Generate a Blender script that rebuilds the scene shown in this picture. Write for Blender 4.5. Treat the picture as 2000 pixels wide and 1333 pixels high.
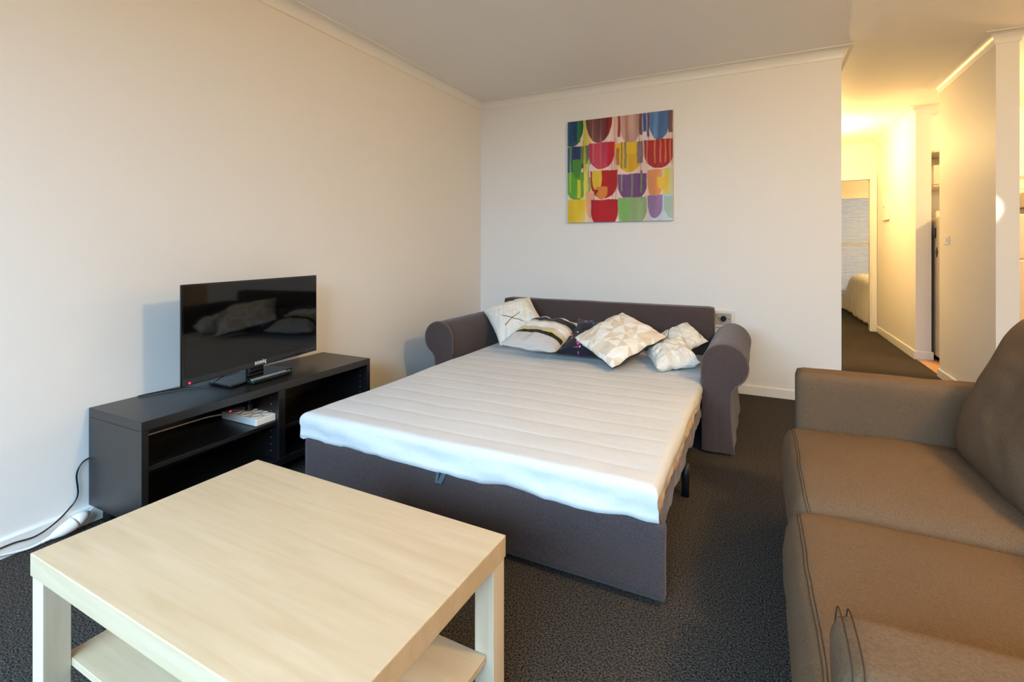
import bpy, bmesh, math, random
import numpy as np
from mathutils import Vector, Matrix, noise

for o in list(bpy.data.objects):
    bpy.data.objects.remove(o, do_unlink=True)
S = bpy.context.scene
COL = S.collection

# ------------------------------------------------------------------ camera, world, light, exposure
CEIL = 2.545
TH = math.atan(484 / 965.0)
cam = bpy.data.cameras.new('camera')
cam.sensor_width = 36.0
cam.lens = 965.0 / 2000.0 * 36.0
cam.shift_y = -181.5 / 2000.0
cam.clip_start = 0.02
co = bpy.data.objects.new('camera', cam)
co.location = (0, 0, 1.12)
co.rotation_euler = (math.radians(90), 0, TH)
COL.objects.link(co)
S.camera = co

S.view_settings.view_transform = 'Standard'
S.view_settings.look = 'None'
S.view_settings.gamma = 1.0
S.view_settings.use_curve_mapping = False
S.view_settings.exposure = 0.10

W = bpy.data.worlds.new('sky')
S.world = W
W.use_nodes = True
bg = W.node_tree.nodes['Background']
bg.inputs[0].default_value = (0.62, 0.78, 1.0, 1)
bg.inputs[1].default_value = 0.5

def lamp(name, kind, loc, energy, color, rot=(0, 0, 0), size=0.3, size_y=None, spot=None):
    L = bpy.data.lights.new(name, kind)
    L.energy = energy
    L.color = color
    if kind == 'AREA':
        L.shape = 'RECTANGLE' if size_y else 'DISK'
        L.size = size
        if size_y:
            L.size_y = size_y
    elif kind == 'POINT':
        L.shadow_soft_size = size
    o = bpy.data.objects.new(name, L)
    o.location = loc
    o.rotation_euler = rot
    COL.objects.link(o)
    return o

DAY = (0.44, 0.715, 1.0)
LAMP = (1.0, 0.66, 0.28)
# sky light falling through the glass doors behind the photographer
lamp('daylight_rear', 'AREA', (-0.65, -2.8, 2.62), 930, DAY, (math.radians(54), 0, 0), 4.6, 2.0)
# ceiling lamps of the place (fittings are built further down)
lamp('living_lamp_light', 'POINT', (1.4, 1.35, 2.30), 122, LAMP, size=0.12)
lamp('hall_lamp_light', 'POINT', (0.66, 6.85, 2.22), 60, (1.0, 0.64, 0.23), size=0.07)
lamp('kitchen_lamp_light', 'POINT', (2.7, 5.4, 2.30), 90, LAMP, size=0.12)
lamp('bedroom_lamp_light', 'POINT', (2.3, 9.4, 2.30), 62, (1.0, 0.66, 0.25), size=0.12)
# made-up spot out of view, added to throw a patch onto the wall end
SPOT_AT = Vector((3.0, 0.3, 2.38))
sp_o = lamp('added_spot_beam', 'SPOT', SPOT_AT, 700, (1.0, 0.94, 0.84))
sp_o.data.spot_size = math.radians(3.2)
sp_o.data.spot_blend = 0.4
sp_o.data.shadow_soft_size = 0.01
sp_o.rotation_euler = (Vector((1.318, 4.37, 1.375)) - SPOT_AT).to_track_quat('-Z', 'Y').to_euler()

# ------------------------------------------------------------------ materials
def s2l(c):
    return tuple((x / 12.92 if x <= 0.04045 else ((x + 0.055) / 1.055) ** 2.4) for x in c)
def rgb(r, g, b):
    return s2l((r / 255.0, g / 255.0, b / 255.0)) + (1.0,)

def mat(name, col, rough=0.6, metal=0.0, spec=0.5, emit=None, estr=0.0, sheen=0.0, coat=0.0):
    m = bpy.data.materials.new(name)
    m.use_nodes = True
    p = m.node_tree.nodes['Principled BSDF']
    p.inputs['Base Color'].default_value = col
    p.inputs['Roughness'].default_value = rough
    p.inputs['Metallic'].default_value = metal
    p.inputs['Specular IOR Level'].default_value = spec
    p.inputs['Sheen Weight'].default_value = sheen
    p.inputs['Coat Weight'].default_value = coat
    if emit:
        p.inputs['Emission Color'].default_value = emit
        p.inputs['Emission Strength'].default_value = estr
    return m

def N(m, typ, **kw):
    n = m.node_tree.nodes.new(typ)
    for k, v in kw.items():
        setattr(n, k, v)
    return n
def LK(m, a, b):
    m.node_tree.links.new(a, b)
def P(m):
    return m.node_tree.nodes['Principled BSDF']

def coords(m, scale=(1, 1, 1), rot=(0, 0, 0)):
    tc = N(m, 'ShaderNodeTexCoord')
    mp = N(m, 'ShaderNodeMapping')
    mp.inputs['Scale'].default_value = scale
    mp.inputs['Rotation'].default_value = rot
    LK(m, tc.outputs['Object'], mp.inputs['Vector'])
    return mp.outputs['Vector']

def noise_mix(m, c1, c2, scale, vec, detail=4, lo=0.35, hi=0.65, target='Base Color'):
    n = N(m, 'ShaderNodeTexNoise')
    n.inputs['Scale'].default_value = scale
    n.inputs['Detail'].default_value = detail
    LK(m, vec, n.inputs['Vector'])
    r = N(m, 'ShaderNodeValToRGB')
    r.color_ramp.elements[0].position = lo
    r.color_ramp.elements[0].color = c1
    r.color_ramp.elements[1].position = hi
    r.color_ramp.elements[1].color = c2
    LK(m, n.outputs['Fac'], r.inputs['Fac'])
    LK(m, r.outputs['Color'], P(m).inputs[target])
    return n, r

def add_bump(m, scale, strength, dist, vec, detail=3):
    n = N(m, 'ShaderNodeTexNoise')
    n.inputs['Scale'].default_value = scale
    n.inputs['Detail'].default_value = detail
    LK(m, vec, n.inputs['Vector'])
    b = N(m, 'ShaderNodeBump')
    b.inputs['Strength'].default_value = strength
    b.inputs['Distance'].default_value = dist
    LK(m, n.outputs['Fac'], b.inputs['Height'])
    LK(m, b.outputs['Normal'], P(m).inputs['Normal'])

def painted(name, col):
    m = mat(name, col, 0.55, spec=0.35)
    add_bump(m, 140, 0.12, 0.002, coords(m))
    return m

M = {}
M['wall'] = painted('wall_paint', (0.80, 0.775, 0.735, 1))
M['ceiling'] = painted('ceiling_paint', (0.90, 0.88, 0.85, 1))
M['trim'] = mat('trim_gloss_paint', (0.80, 0.785, 0.755, 1), 0.35)

def carpet():
    m = mat('charcoal_carpet', (0.03, 0.03, 0.03, 1), 0.95, spec=0.1, sheen=0.0)
    v = coords(m)
    noise_mix(m, rgb(22, 21, 20), rgb(98, 90, 83), 190, v, 6, 0.36, 0.68)
    add_bump(m, 170, 0.9, 0.010, v, 5)
    return m
M['carpet'] = carpet()

def wood_floor():
    m = mat('timber_floor', rgb(186, 140, 92), 0.35)
    v = coords(m, (3, 40, 40))
    noise_mix(m, rgb(168, 120, 72), rgb(205, 160, 108), 1.2, v, 4)
    return m
M['timber'] = wood_floor()

def birch():
    m = mat('birch_veneer', rgb(224, 200, 165), 0.42, spec=0.4)
    v = coords(m, (2.2, 26, 26))
    n, r = noise_mix(m, rgb(186, 163, 130), rgb(197, 176, 146), 1.5, v, 5, 0.3, 0.7)
    n.inputs['Distortion'].default_value = 0.6
    return m
M['birch'] = birch()
def birch_v():
    m = mat('birch_veneer_upright', rgb(224, 203, 172), 0.42, spec=0.4)
    v = coords(m, (26, 26, 2.2))
    noise_mix(m, rgb(204, 184, 154), rgb(218, 202, 178), 1.5, v, 5, 0.3, 0.7)
    return m
M['birch_v'] = birch_v()

def blackwood():
    m = mat('black_brown_foil', rgb(28, 26, 26), 0.36, spec=0.8)
    v = coords(m, (30, 2, 30))
    noise_mix(m, rgb(9, 9, 10), rgb(17, 17, 18), 2.0, v, 4)
    add_bump(m, 30, 0.06, 0.002, v)
    return m
M['black'] = blackwood()

def fabric(name, c1, c2, scale=260, sheen=0.25, bump=0.35, crease=0.18):
    m = mat(name, c1, 0.92, spec=0.15, sheen=sheen)
    v = coords(m)
    noise_mix(m, c1, c2, scale, v, 3, 0.35, 0.65)
    tc = N(m, 'ShaderNodeTexCoord')
    w1 = N(m, 'ShaderNodeTexNoise'); w1.inputs['Scale'].default_value = 500
    w2 = N(m, 'ShaderNodeTexNoise'); w2.inputs['Scale'].default_value = 18; w2.inputs['Detail'].default_value = 3
    LK(m, tc.outputs['Object'], w1.inputs['Vector'])
    LK(m, tc.outputs['Object'], w2.inputs['Vector'])
    b1 = N(m, 'ShaderNodeBump'); b1.inputs['Strength'].default_value = bump; b1.inputs['Distance'].default_value = 0.002
    b2 = N(m, 'ShaderNodeBump'); b2.inputs['Strength'].default_value = crease; b2.inputs['Distance'].default_value = 0.01
    LK(m, w2.outputs['Fac'], b2.inputs['Height'])
    LK(m, w1.outputs['Fac'], b1.inputs['Height'])
    LK(m, b2.outputs['Normal'], b1.inputs['Normal'])
    LK(m, b1.outputs['Normal'], P(m).inputs['Normal'])
    return m
M['bedfab'] = fabric('sofa_bed_fabric', rgb(64, 54, 53), rgb(79, 68, 67), 260, 0.18)
M['bedpipe'] = fabric('sofa_bed_piping', rgb(86, 72, 65), rgb(102, 86, 78))
M['sofafab'] = fabric('sofa_fabric', (0.104, 0.066, 0.038, 1), (0.138, 0.088, 0.051, 1), 260, 0.0)
M['sofaseam'] = mat('sofa_seam', (0.045, 0.032, 0.022, 1), 0.95, spec=0.05)
M['mattress'] = fabric('mattress_cotton', rgb(206, 205, 204), rgb(210, 209, 208), 90, 0.1, 0.1, 0.06)
M['beige'] = fabric('mattress_beige_side', rgb(170, 142, 112), rgb(206, 184, 158), 14, 0.1, 0.2)
M['duvet'] = fabric('duvet_cotton', rgb(230, 226, 216), rgb(238, 234, 226), 60, 0.1, 0.1)
M['steel_dark'] = mat('dark_powder_steel', rgb(38, 42, 48), 0.45, 0.6)
M['strap'] = mat('teal_strap', rgb(66, 92, 96), 0.7)
M['plastic_black'] = mat('black_plastic', rgb(14, 14, 15), 0.32)
M['plastic_gloss'] = mat('gloss_black_plastic', rgb(8, 8, 9), 0.10, coat=0.3)
M['screen'] = mat('tv_screen_glass', rgb(5, 5, 5), 0.04, spec=0.45)
M['white_plastic'] = mat('white_plastic', rgb(226, 224, 220), 0.35)
M['grey_plastic'] = mat('grey_plastic', rgb(176, 168, 160), 0.4)
M['logo'] = mat('logo_white', rgb(235, 235, 235), 0.4)
M['led_red'] = mat('led_red', rgb(255, 20, 30), 0.3, emit=(1, 0.02, 0.05, 1), estr=3.0)
M['key'] = mat('remote_keys', rgb(150, 158, 158), 0.5)
M['key_green'] = mat('remote_key_green', rgb(60, 190, 130), 0.5)
M['key_red'] = mat('remote_key_red', rgb(190, 60, 60), 0.5)
M['hole'] = mat('shelf_peg_metal', rgb(150, 150, 150), 0.4, 0.5)
M['fridge'] = mat('fridge_enamel', rgb(196, 188, 176), 0.35)
M['cream'] = mat('cream_cabinet', rgb(226, 214, 192), 0.45)
M['tile'] = mat('white_tile', rgb(232, 222, 202), 0.2)
M['grout'] = mat('tile_grout', rgb(176, 164, 146), 0.8)
M['stainless'] = mat('stainless', rgb(170, 165, 158), 0.3, 0.8)
M['magnet'] = mat('fridge_magnet_brown', rgb(84, 52, 30), 0.5)
M['slat'] = mat('blind_slat', rgb(226, 230, 236), 0.45)
M['window_frame'] = mat('window_frame_paint', rgb(238, 232, 220), 0.4)
def glassm():
    m = mat('window_glass', (1, 1, 1, 1), 0.0)
    P(m).inputs['Transmission Weight'].default_value = 1.0
    P(m).inputs['IOR'].default_value = 1.02
    return m
M['glass'] = glassm()
def vcol(name, rough=0.85, spec=0.2, sheen=0.1, bump=0.0):
    m = mat(name, (1, 1, 1, 1), rough, spec=spec, sheen=sheen)
    a = N(m, 'ShaderNodeAttribute'); a.attribute_name = 'print'
    LK(m, a.outputs['Color'], P(m).inputs['Base Color'])
    if bump:
        add_bump(m, 480, bump, 0.002, coords(m))
    return m
M['print_cloth'] = vcol('printed_cotton', bump=0.2)
M['canvas'] = vcol('painted_canvas', 0.6, 0.3, 0, 0.1)

# ------------------------------------------------------------------ mesh helpers
def link(name, me, m, parent=None, smooth=False):
    o = bpy.data.objects.new(name, me)
    COL.objects.link(o)
    if m is not None:
        me.materials.clear()
        me.materials.append(m)
    if smooth:
        for p in me.polygons:
            p.use_smooth = True
    if parent is not None:
        o.parent = parent
    return o

def tag(o, label, cat=None, group=None, kind=None):
    if label: o['label'] = label
    if cat: o['category'] = cat
    if group: o['group'] = group
    if kind: o['kind'] = kind
    return o

def thing(name, label, cat, loc=(0, 0, 0), rz=0.0, group=None, kind=None):
    o = bpy.data.objects.new(name, None)
    o.empty_display_size = 0.1
    o.location = loc
    o.rotation_euler = (0, 0, rz)
    COL.objects.link(o)
    return tag(o, label, cat, group, kind)

def bm_box(bm, x0, x1, y0, y1, z0, z1, bev=0.0, seg=2):
    r = bmesh.ops.create_cube(bm, size=1.0)
    vs = r['verts']
    for v in vs:
        v.co = Vector(((x0 + x1) / 2 + v.co.x * (x1 - x0), (y0 + y1) / 2 + v.co.y * (y1 - y0), (z0 + z1) / 2 + v.co.z * (z1 - z0)))
    if bev > 0:
        es = list({e for v in vs for e in v.link_edges})
        bmesh.ops.bevel(bm, geom=es, offset=bev, segments=seg, profile=0.5, affect='EDGES')

def done(bm, name, m, parent=None, smooth=False):
    bmesh.ops.recalc_face_normals(bm, faces=bm.faces[:])
    me = bpy.data.meshes.new(name)
    bm.to_mesh(me)
    bm.free()
    return link(name, me, m, parent, smooth)

def auto_smooth(o, ang=40):
    me = o.data
    for p in me.polygons:
        p.use_smooth = True
    bm = bmesh.new(); bm.from_mesh(me)
    for e in bm.edges:
        if len(e.link_faces) == 2 and e.calc_face_angle(0) > math.radians(ang):
            e.smooth = False
    bm.to_mesh(me); bm.free()
    return o

def box(name, x0, x1, y0, y1, z0, z1, m, parent=None, bev=0.0, seg=2):
    bm = bmesh.new()
    bm_box(bm, x0, x1, y0, y1, z0, z1, bev, seg)
    o = done(bm, name, m, parent)
    if bev >= 0.01:
        auto_smooth(o, 80)
        wn = o.modifiers.new('wn', 'WEIGHTED_NORMAL'); wn.keep_sharp = True
    return o

def boxes(name, L, m, parent=None, bev=0.0):
    bm = bmesh.new()
    for b in L:
        bm_box(bm, *b, bev=bev)
    return done(bm, name, m, parent)

def smooth_path(pts, n=8):
    pts = [Vector(p) for p in pts]
    if len(pts) < 3:
        return pts
    out = []
    for i in range(len(pts) - 1):
        p0 = pts[max(i - 1, 0)]; p1 = pts[i]; p2 = pts[i + 1]; p3 = pts[min(i + 2, len(pts) - 1)]
        for k in range(n):
            t = k / n
            out.append(0.5 * ((2 * p1) + (-p0 + p2) * t + (2 * p0 - 5 * p1 + 4 * p2 - p3) * t * t + (-p0 + 3 * p1 - 3 * p2 + p3) * t ** 3))
    out.append(pts[-1])
    return out

def bm_tube(bm, pts, rad, seg=8, closed=False):
    pts = [Vector(p) for p in pts]
    n = len(pts)
    rings = []
    up = Vector((0.13, 0.21, 0.97)).normalized()
    prev = None
    for i, p in enumerate(pts):
        if closed:
            t = pts[(i + 1) % n] - pts[i - 1]
        else:
            t = pts[min(i + 1, n - 1)] - pts[max(i - 1, 0)]
        t.normalize()
        if prev is None:
            a = t.cross(up)
            if a.length < 0.05:
                a = t.cross(Vector((1, 0, 0)))
        else:
            a = prev - t * prev.dot(t)
        a.normalize(); prev = a
        b = t.cross(a)
        r = rad[i] if isinstance(rad, (list, tuple)) else rad
        rings.append([bm.verts.new(p + a * (r * math.cos(k * 2 * math.pi / seg)) + b * (r * math.sin(k * 2 * math.pi / seg))) for k in range(seg)])
    m = n if closed else n - 1
    for i in range(m):
        A = rings[i]; B = rings[(i + 1) % n]
        for k in range(seg):
            bm.faces.new((A[k], A[(k + 1) % seg], B[(k + 1) % seg], B[k]))
    if not closed:
        bm.faces.new(rings[0][::-1]); bm.faces.new(rings[-1])

def tube(name, pts, rad, m, parent=None, seg=8, smooth=True, closed=False):
    bm = bmesh.new()
    bm_tube(bm, pts, rad, seg, closed)
    return done(bm, name, m, parent, smooth)

def bm_cyl(bm, c, r, h, seg=24, axis='z', r2=None):
    c = Vector(c); r2 = r if r2 is None else r2
    ax = {'x': (Vector((0, 1, 0)), Vector((0, 0, 1)), Vector((1, 0, 0))), 'y': (Vector((0, 0, 1)), Vector((1, 0, 0)), Vector((0, 1, 0))), 'z': (Vector((1, 0, 0)), Vector((0, 1, 0)), Vector((0, 0, 1)))}[axis]
    A = [bm.verts.new(c + ax[0] * r * math.cos(t) + ax[1] * r * math.sin(t)) for t in [2 * math.pi * k / seg for k in range(seg)]]
    B = [bm.verts.new(c + ax[2] * h + ax[0] * r2 * math.cos(t) + ax[1] * r2 * math.sin(t)) for t in [2 * math.pi * k / seg for k in range(seg)]]
    for k in range(seg):
        bm.faces.new((A[k], A[(k + 1) % seg], B[(k + 1) % seg], B[k]))
    bm.faces.new(A[::-1]); bm.faces.new(B)
def cyl(name, c, r, h, m, parent=None, seg=24, axis='z', r2=None):
    bm = bmesh.new(); bm_cyl(bm, c, r, h, seg, axis, r2)
    return auto_smooth(done(bm, name, m, parent), 50)

def sweep(name, path, prof, m, closed=False, parent=None):
    """profile (offset to the right of the path, z) swept along a plan polyline with mitred corners"""
    n = len(path)
    bm = bmesh.new()
    rings = []
    for i in range(n):
        p = Vector(path[i])
        d0 = (p - Vector(path[i - 1])).normalized() if (closed or i > 0) else None
        d1 = (Vector(path[(i + 1) % n]) - p).normalized() if (closed or i < n - 1) else None
        if d0 is None: d0 = d1
        if d1 is None: d1 = d0
        n0 = Vector((d0.y, -d0.x)); n1 = Vector((d1.y, -d1.x))
        mit = (n0 + n1); mit /= max(mit.dot(n0), 0.2)
        rings.append([bm.verts.new((p.x + mit.x * a, p.y + mit.y * a, z)) for a, z in prof])
    k = len(prof)
    for i in range(n if closed else n - 1):
        A = rings[i]; B = rings[(i + 1) % n]
        for j in range(k):
            bm.faces.new((A[j], A[(j + 1) % k], B[(j + 1) % k], B[j]))
    if not closed:
        bm.faces.new(rings[0]); bm.faces.new(rings[-1][::-1])
    return auto_smooth(done(bm, name, m, parent), 30)

def fbm(x, y, z=0.0):
    return noise.fractal(Vector((x, y, z)), 1.0, 2.0, 3)

def struct(o, label, cat):
    return tag(o, label, cat, kind='structure')

# ------------------------------------------------------------------ the room shell
XL, YB = -2.45, 4.20          # left wall, back wall
XE = 0.52                     # end of the back wall, left side of the hall
XH = 1.405                    # right side of the hall
YR, XR = -1.40, 3.60          # wall with the glass doors, right wall
YD, YW = 8.10, 11.0           # bedroom door wall, bedroom window wall
YK = 6.75                     # kitchen back wall

struct(box('floor', XL - 0.1, XR + 0.1, YR - 0.1, YW + 0.1, -0.06, 0.0, M['carpet']), 'dark charcoal speckled carpet over the whole room and hall', 'carpet')
struct(box('ceiling', XL - 0.1, XR + 0.1, YR - 0.1, YW + 0.1, CEIL, CEIL + 0.08, M['ceiling']), 'plain flat white ceiling', 'ceiling')
struct(box('wall_left', XL - 0.1, XL, YR - 0.1, YB + 0.1, 0, CEIL, M['wall']), 'long cream wall behind the television', 'wall')
struct(box('wall_back', XL, XE, YB, YB + 0.1, 0, CEIL, M['wall']), 'cream wall with the abstract painting', 'wall')
struct(box('wall_hall_left', XE - 0.1, XE, YB + 0.1, YD, 0, CEIL, M['wall']), 'left wall of the hall hidden behind the painting wall', 'wall')
struct(box('wall_right', XR, XR + 0.1, YR - 0.1, YW + 0.1, 0, CEIL, M['wall']), 'right wall of the flat beyond the sofa', 'wall')
struct(boxes('wall_rear', [(XL, -2.2, YR - 0.1, YR, 0, CEIL), (0.9, XR, YR - 0.1, YR, 0, CEIL), (-2.2, 0.9, YR - 0.1, YR, 2.10, CEIL)], M['wall']), 'wall with glass doors behind the photographer', 'wall')
struct(box('wall_hall_right', XH, XH + 0.125, 6.28, YD, 0, CEIL, M['wall']), 'hall wall with the small square wall panel', 'wall')
struct(box('wall_nib', XH - 0.005, XH + 0.112, 4.37, 5.52, 0, CEIL, M['wall']), 'free standing wall end with light switch', 'wall')
struct(box('wall_kitchen', XH + 0.125, XR, YK, YK + 0.1, 0, CEIL, M['wall']), 'kitchen end wall behind the fridge and stove', 'wall')
DX0, DX1, DZ = 0.58, 1.345, 2.05
struct(boxes('wall_bedroom_door', [(XL, DX0, YD, YD + 0.1, 0, CEIL), (DX1, XR, YD, YD + 0.1, 0, CEIL), (DX0, DX1, YD, YD + 0.1, DZ, CEIL)], M['wall']), 'wall around the bedroom doorway', 'wall')
WX0, WX1, WZ0, WZ1 = 0.75, 1.98, 0.30, 2.08
struct(boxes('wall_bedroom_window', [(XL, WX0, YW, YW + 0.1, 0, CEIL), (WX1, XR, YW, YW + 0.1, 0, CEIL), (WX0, WX1, YW, YW + 0.1, 0, WZ0), (WX0, WX1, YW, YW + 0.1, WZ1, CEIL)], M['wall']), 'far bedroom wall around the window with blinds', 'wall')
struct(box('wall_bedroom_left', XL - 0.1, XL, YB + 0.1, YW + 0.1, 0, CEIL, M['wall']), 'left wall of the bedroom', 'wall')

# cornices
def cove(w=0.072, hgt=0.072):
    pr = [(0, CEIL), (0, CEIL - hgt), (0.006, CEIL - hgt)]
    for k in range(9):
        a = k / 8 * math.pi / 2
        pr.append((0.008 + (w - 0.014) * (1 - math.cos(a)), CEIL - hgt + 0.004 + (hgt - 0.010) * math.sin(a)))
    pr += [(w - 0.004, CEIL - 0.005), (w, CEIL - 0.005), (w, CEIL)]
    return pr
struct(sweep('trim_1', [(XL, YR), (XL, YB), (XE, YB), (XE, YD), (XH, YD), (XH, 6.28), (XH + 0.125, 6.28), (XH + 0.125, YK)], cove(), M['trim']), 'white coved cornice along left wall, painting wall and hall', 'cornice')
struct(sweep('trim_2', [(XH - 0.005, 5.52), (XH - 0.005, 4.37), (XH + 0.112, 4.37), (XH + 0.112, 5.52)], cove(), M['trim'], closed=True), 'white coved cornice around the free standing wall end', 'cornice')
# baseboards
bp = [(0, 0.0), (0.013, 0.0), (0.013, 0.064), (0.009, 0.070), (0, 0.070)]
struct(sweep('baseboard_left', [(XL, YR), (XL, YB), (XE, YB), (XE, YD)], bp, M['trim']), 'white baseboard along left wall and painting wall', 'baseboard')
bp2 = [(0, 0.0), (0.014, 0.0), (0.014, 0.078), (0.010, 0.084), (0, 0.084)]
struct(sweep('baseboard_hall', [(XH, YD - 0.03), (XH, 6.28), (XH + 0.125, 6.28), (XH + 0.125, YK)], bp2, M['trim']), 'white baseboard of the hall wall with the panel', 'baseboard')
struct(sweep('baseboard_nib', [(XH - 0.005, 5.52), (XH - 0.005, 4.37), (XH + 0.112, 4.37), (XH + 0.112, 5.52)], bp, M['trim'], closed=True), 'white baseboard around the free standing wall end', 'baseboard')
struct(sweep('baseboard_bedroom', [(XL, YW), (XR, YW)], bp2, M['trim']), 'white baseboard under the bedroom window', 'baseboard')

# bedroom door frame
dr = thing('door_1', 'cream painted frame of the open bedroom doorway', 'door frame', ((DX0 + DX1) / 2, YD, 0), kind='structure')
def dpart(name, x0, x1, y0, y1, z0, z1):
    o = box(name, x0, x1, y0, y1, z0, z1, M['trim'], None, 0.004); o.parent = dr
    o.matrix_parent_inverse = Matrix.Translation((-(DX0 + DX1) / 2, -YD, 0))
dpart('architrave', DX0 - 0.05, DX0 + 0.005, YD - 0.016, YD, 0, DZ + 0.055)
dpart('architrave', DX1 - 0.005, DX1 + 0.055, YD - 0.016, YD, 0, DZ + 0.055)
dpart('head_architrave', DX0 + 0.006, DX1 - 0.006, YD - 0.016, YD, DZ - 0.005, DZ + 0.055)
dpart('jamb', DX1 - 0.02, DX1, YD + 0.001, YD + 0.1, 0, DZ)
dpart('jamb', DX0, DX0 + 0.02, YD + 0.001, YD + 0.1, 0, DZ)

# bedroom window with blind
w1 = thing('window_1', 'tall bedroom window with a white venetian blind', 'window', (0, YW, 0), kind='structure')
fw = 0.045
bm = bmesh.new()
bm_box(bm, WX0, WX0 + fw, 0.01, 0.08, WZ0, WZ1); bm_box(bm, WX1 - fw, WX1, 0.01, 0.08, WZ0, WZ1)
bm_box(bm, WX0 + fw, WX1 - fw, 0.01, 0.08, WZ1 - fw, WZ1); bm_box(bm, WX0 + fw, WX1 - fw, 0.01, 0.08, WZ0, WZ0 + fw)
done(bm, 'window_frame', M['window_frame'], w1)
box('sash_rail', WX0 + fw, WX1 - fw, -0.004, 0.07, 1.16, 1.215, M['window_frame'], w1, 0.004)
box('pane', WX0 + fw, WX1 - fw, 0.048, 0.052, WZ0 + fw, 1.16, M['glass'], w1)
box('pane', WX0 + fw, WX1 - fw, 0.048, 0.052, 1.215, WZ1 - fw, M['glass'], w1)
box('window_sill', WX0 - 0.04, WX1 + 0.04, -0.05, 0.02, WZ0 - 0.03, WZ0, M['window_frame'], w1, 0.005)
bm = bmesh.new()
for z0, z1 in ((WZ0 - 0.03, WZ1),):
    bm_box(bm, WX0 - 0.06, WX0, -0.016, 0.0, z0, z1 + 0.06); bm_box(bm, WX1, WX1 + 0.06, -0.016, 0.0, z0, z1 + 0.06); bm_box(bm, WX0, WX1, -0.016, 0.0, z1, z1 + 0.06)
done(bm, 'architrave', M['window_frame'], w1)
bl = thing('venetian_blind', 'white venetian blind hanging in the bedroom window', 'blind', (0, YW - 0.02, 0))
box('head_rail', WX0 + 0.01, WX1 - 0.01, -0.05, -0.005, WZ1 - 0.05, WZ1 - 0.005, M['slat'], bl, 0.004)
bm = bmesh.new()
bm_box(bm, WX0 + 0.012, WX1 - 0.012, -0.0125, 0.0125, -0.0007, 0.0007)
bmesh.ops.rotate(bm, verts=bm.verts[:], cent=(0, 0, 0), matrix=Matrix.Rotation(math.radians(38), 3, 'X'))
sl0 = done(bm, 'slat', M['slat'], bl)
zz = WZ1 - 0.07
first = True
while zz > WZ0 + 0.03:
    if first:
        o = sl0; first = False
    else:
        o = sl0.copy(); COL.objects.link(o); o.parent = bl
    o.location = (0, -0.028, zz)
    zz -= 0.0265
box('bottom_rail', WX0 + 0.012, WX1 - 0.012, -0.04, -0.015, WZ0 + 0.008, WZ0 + 0.024, M['slat'], bl, 0.003)
for x in (WX0 + 0.2, 1.42, WX1 - 0.2):
    tube('cord', [(x, -0.042, WZ1 - 0.05), (x, -0.042, WZ0 + 0.02)], 0.0012, M['slat'], bl, 5)

# glass doors behind the photographer (daylight)
w2 = thing('window_2', 'glazed doors letting daylight in behind the photographer', 'window', (0, YR, 0), kind='structure')
for x in (-2.2, -0.675, 0.85):
    box('window_frame', x, x + 0.05, -0.07, -0.02, 0.0, 2.10, M['window_frame'], w2)
box('window_frame', -2.15, 0.85, -0.07, -0.02, 2.05, 2.10, M['window_frame'], w2)

# kitchen floor boards
kf = thing('floor_kitchen', 'narrow timber floor boards of the kitchen beside the carpet', 'floor', (XH, 4.46, 0), kind='structure')
bm = bmesh.new(); bm_box(bm, 0, XR - XH, 0, 0.187, 0.0, 0.006, 0.001, 1)
pl0 = done(bm, 'plank', M['timber'], kf)
for i in range(12):
    o = pl0 if i == 0 else pl0.copy()
    if i: COL.objects.link(o); o.parent = kf
    o.location = (0, i * 0.19, 0)

# ceiling lamp fittings
for nm, lb, x, y in (('ceiling_lamp', 'round ceiling lamp above the brown sofa', 1.4, 1.35), ('ceiling_lamp', 'round ceiling lamp of the kitchen', 2.7, 5.4), ('ceiling_lamp', 'round ceiling lamp of the hall', 0.67, 6.85), ('ceiling_lamp', 'round ceiling lamp of the bedroom', 2.3, 9.4)):
    t = thing(nm, lb, 'lamp', (x, y, CEIL))
    cyl('base', (0, 0, -0.03), 0.11, 0.03, M['white_plastic'], t)
    cyl('rim', (0, 0, -0.045), 0.12, 0.016, M['trim'], t, r2=0.115)

t = thing('added_spotlight', 'added ceiling spot out of view, for the bright patch on the wall end', 'lamp', (3.0, 0.3, CEIL))  # invented fitting that goes with the added beam on the wall end
cyl('base', (0, 0, -0.02), 0.05, 0.02, M['white_plastic'], t)
cyl('head', (0, 0, -0.15), 0.035, 0.10, M['white_plastic'], t, r2=0.03)
cyl('stem', (0, 0, -0.05), 0.008, 0.03, M['white_plastic'], t)

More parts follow.
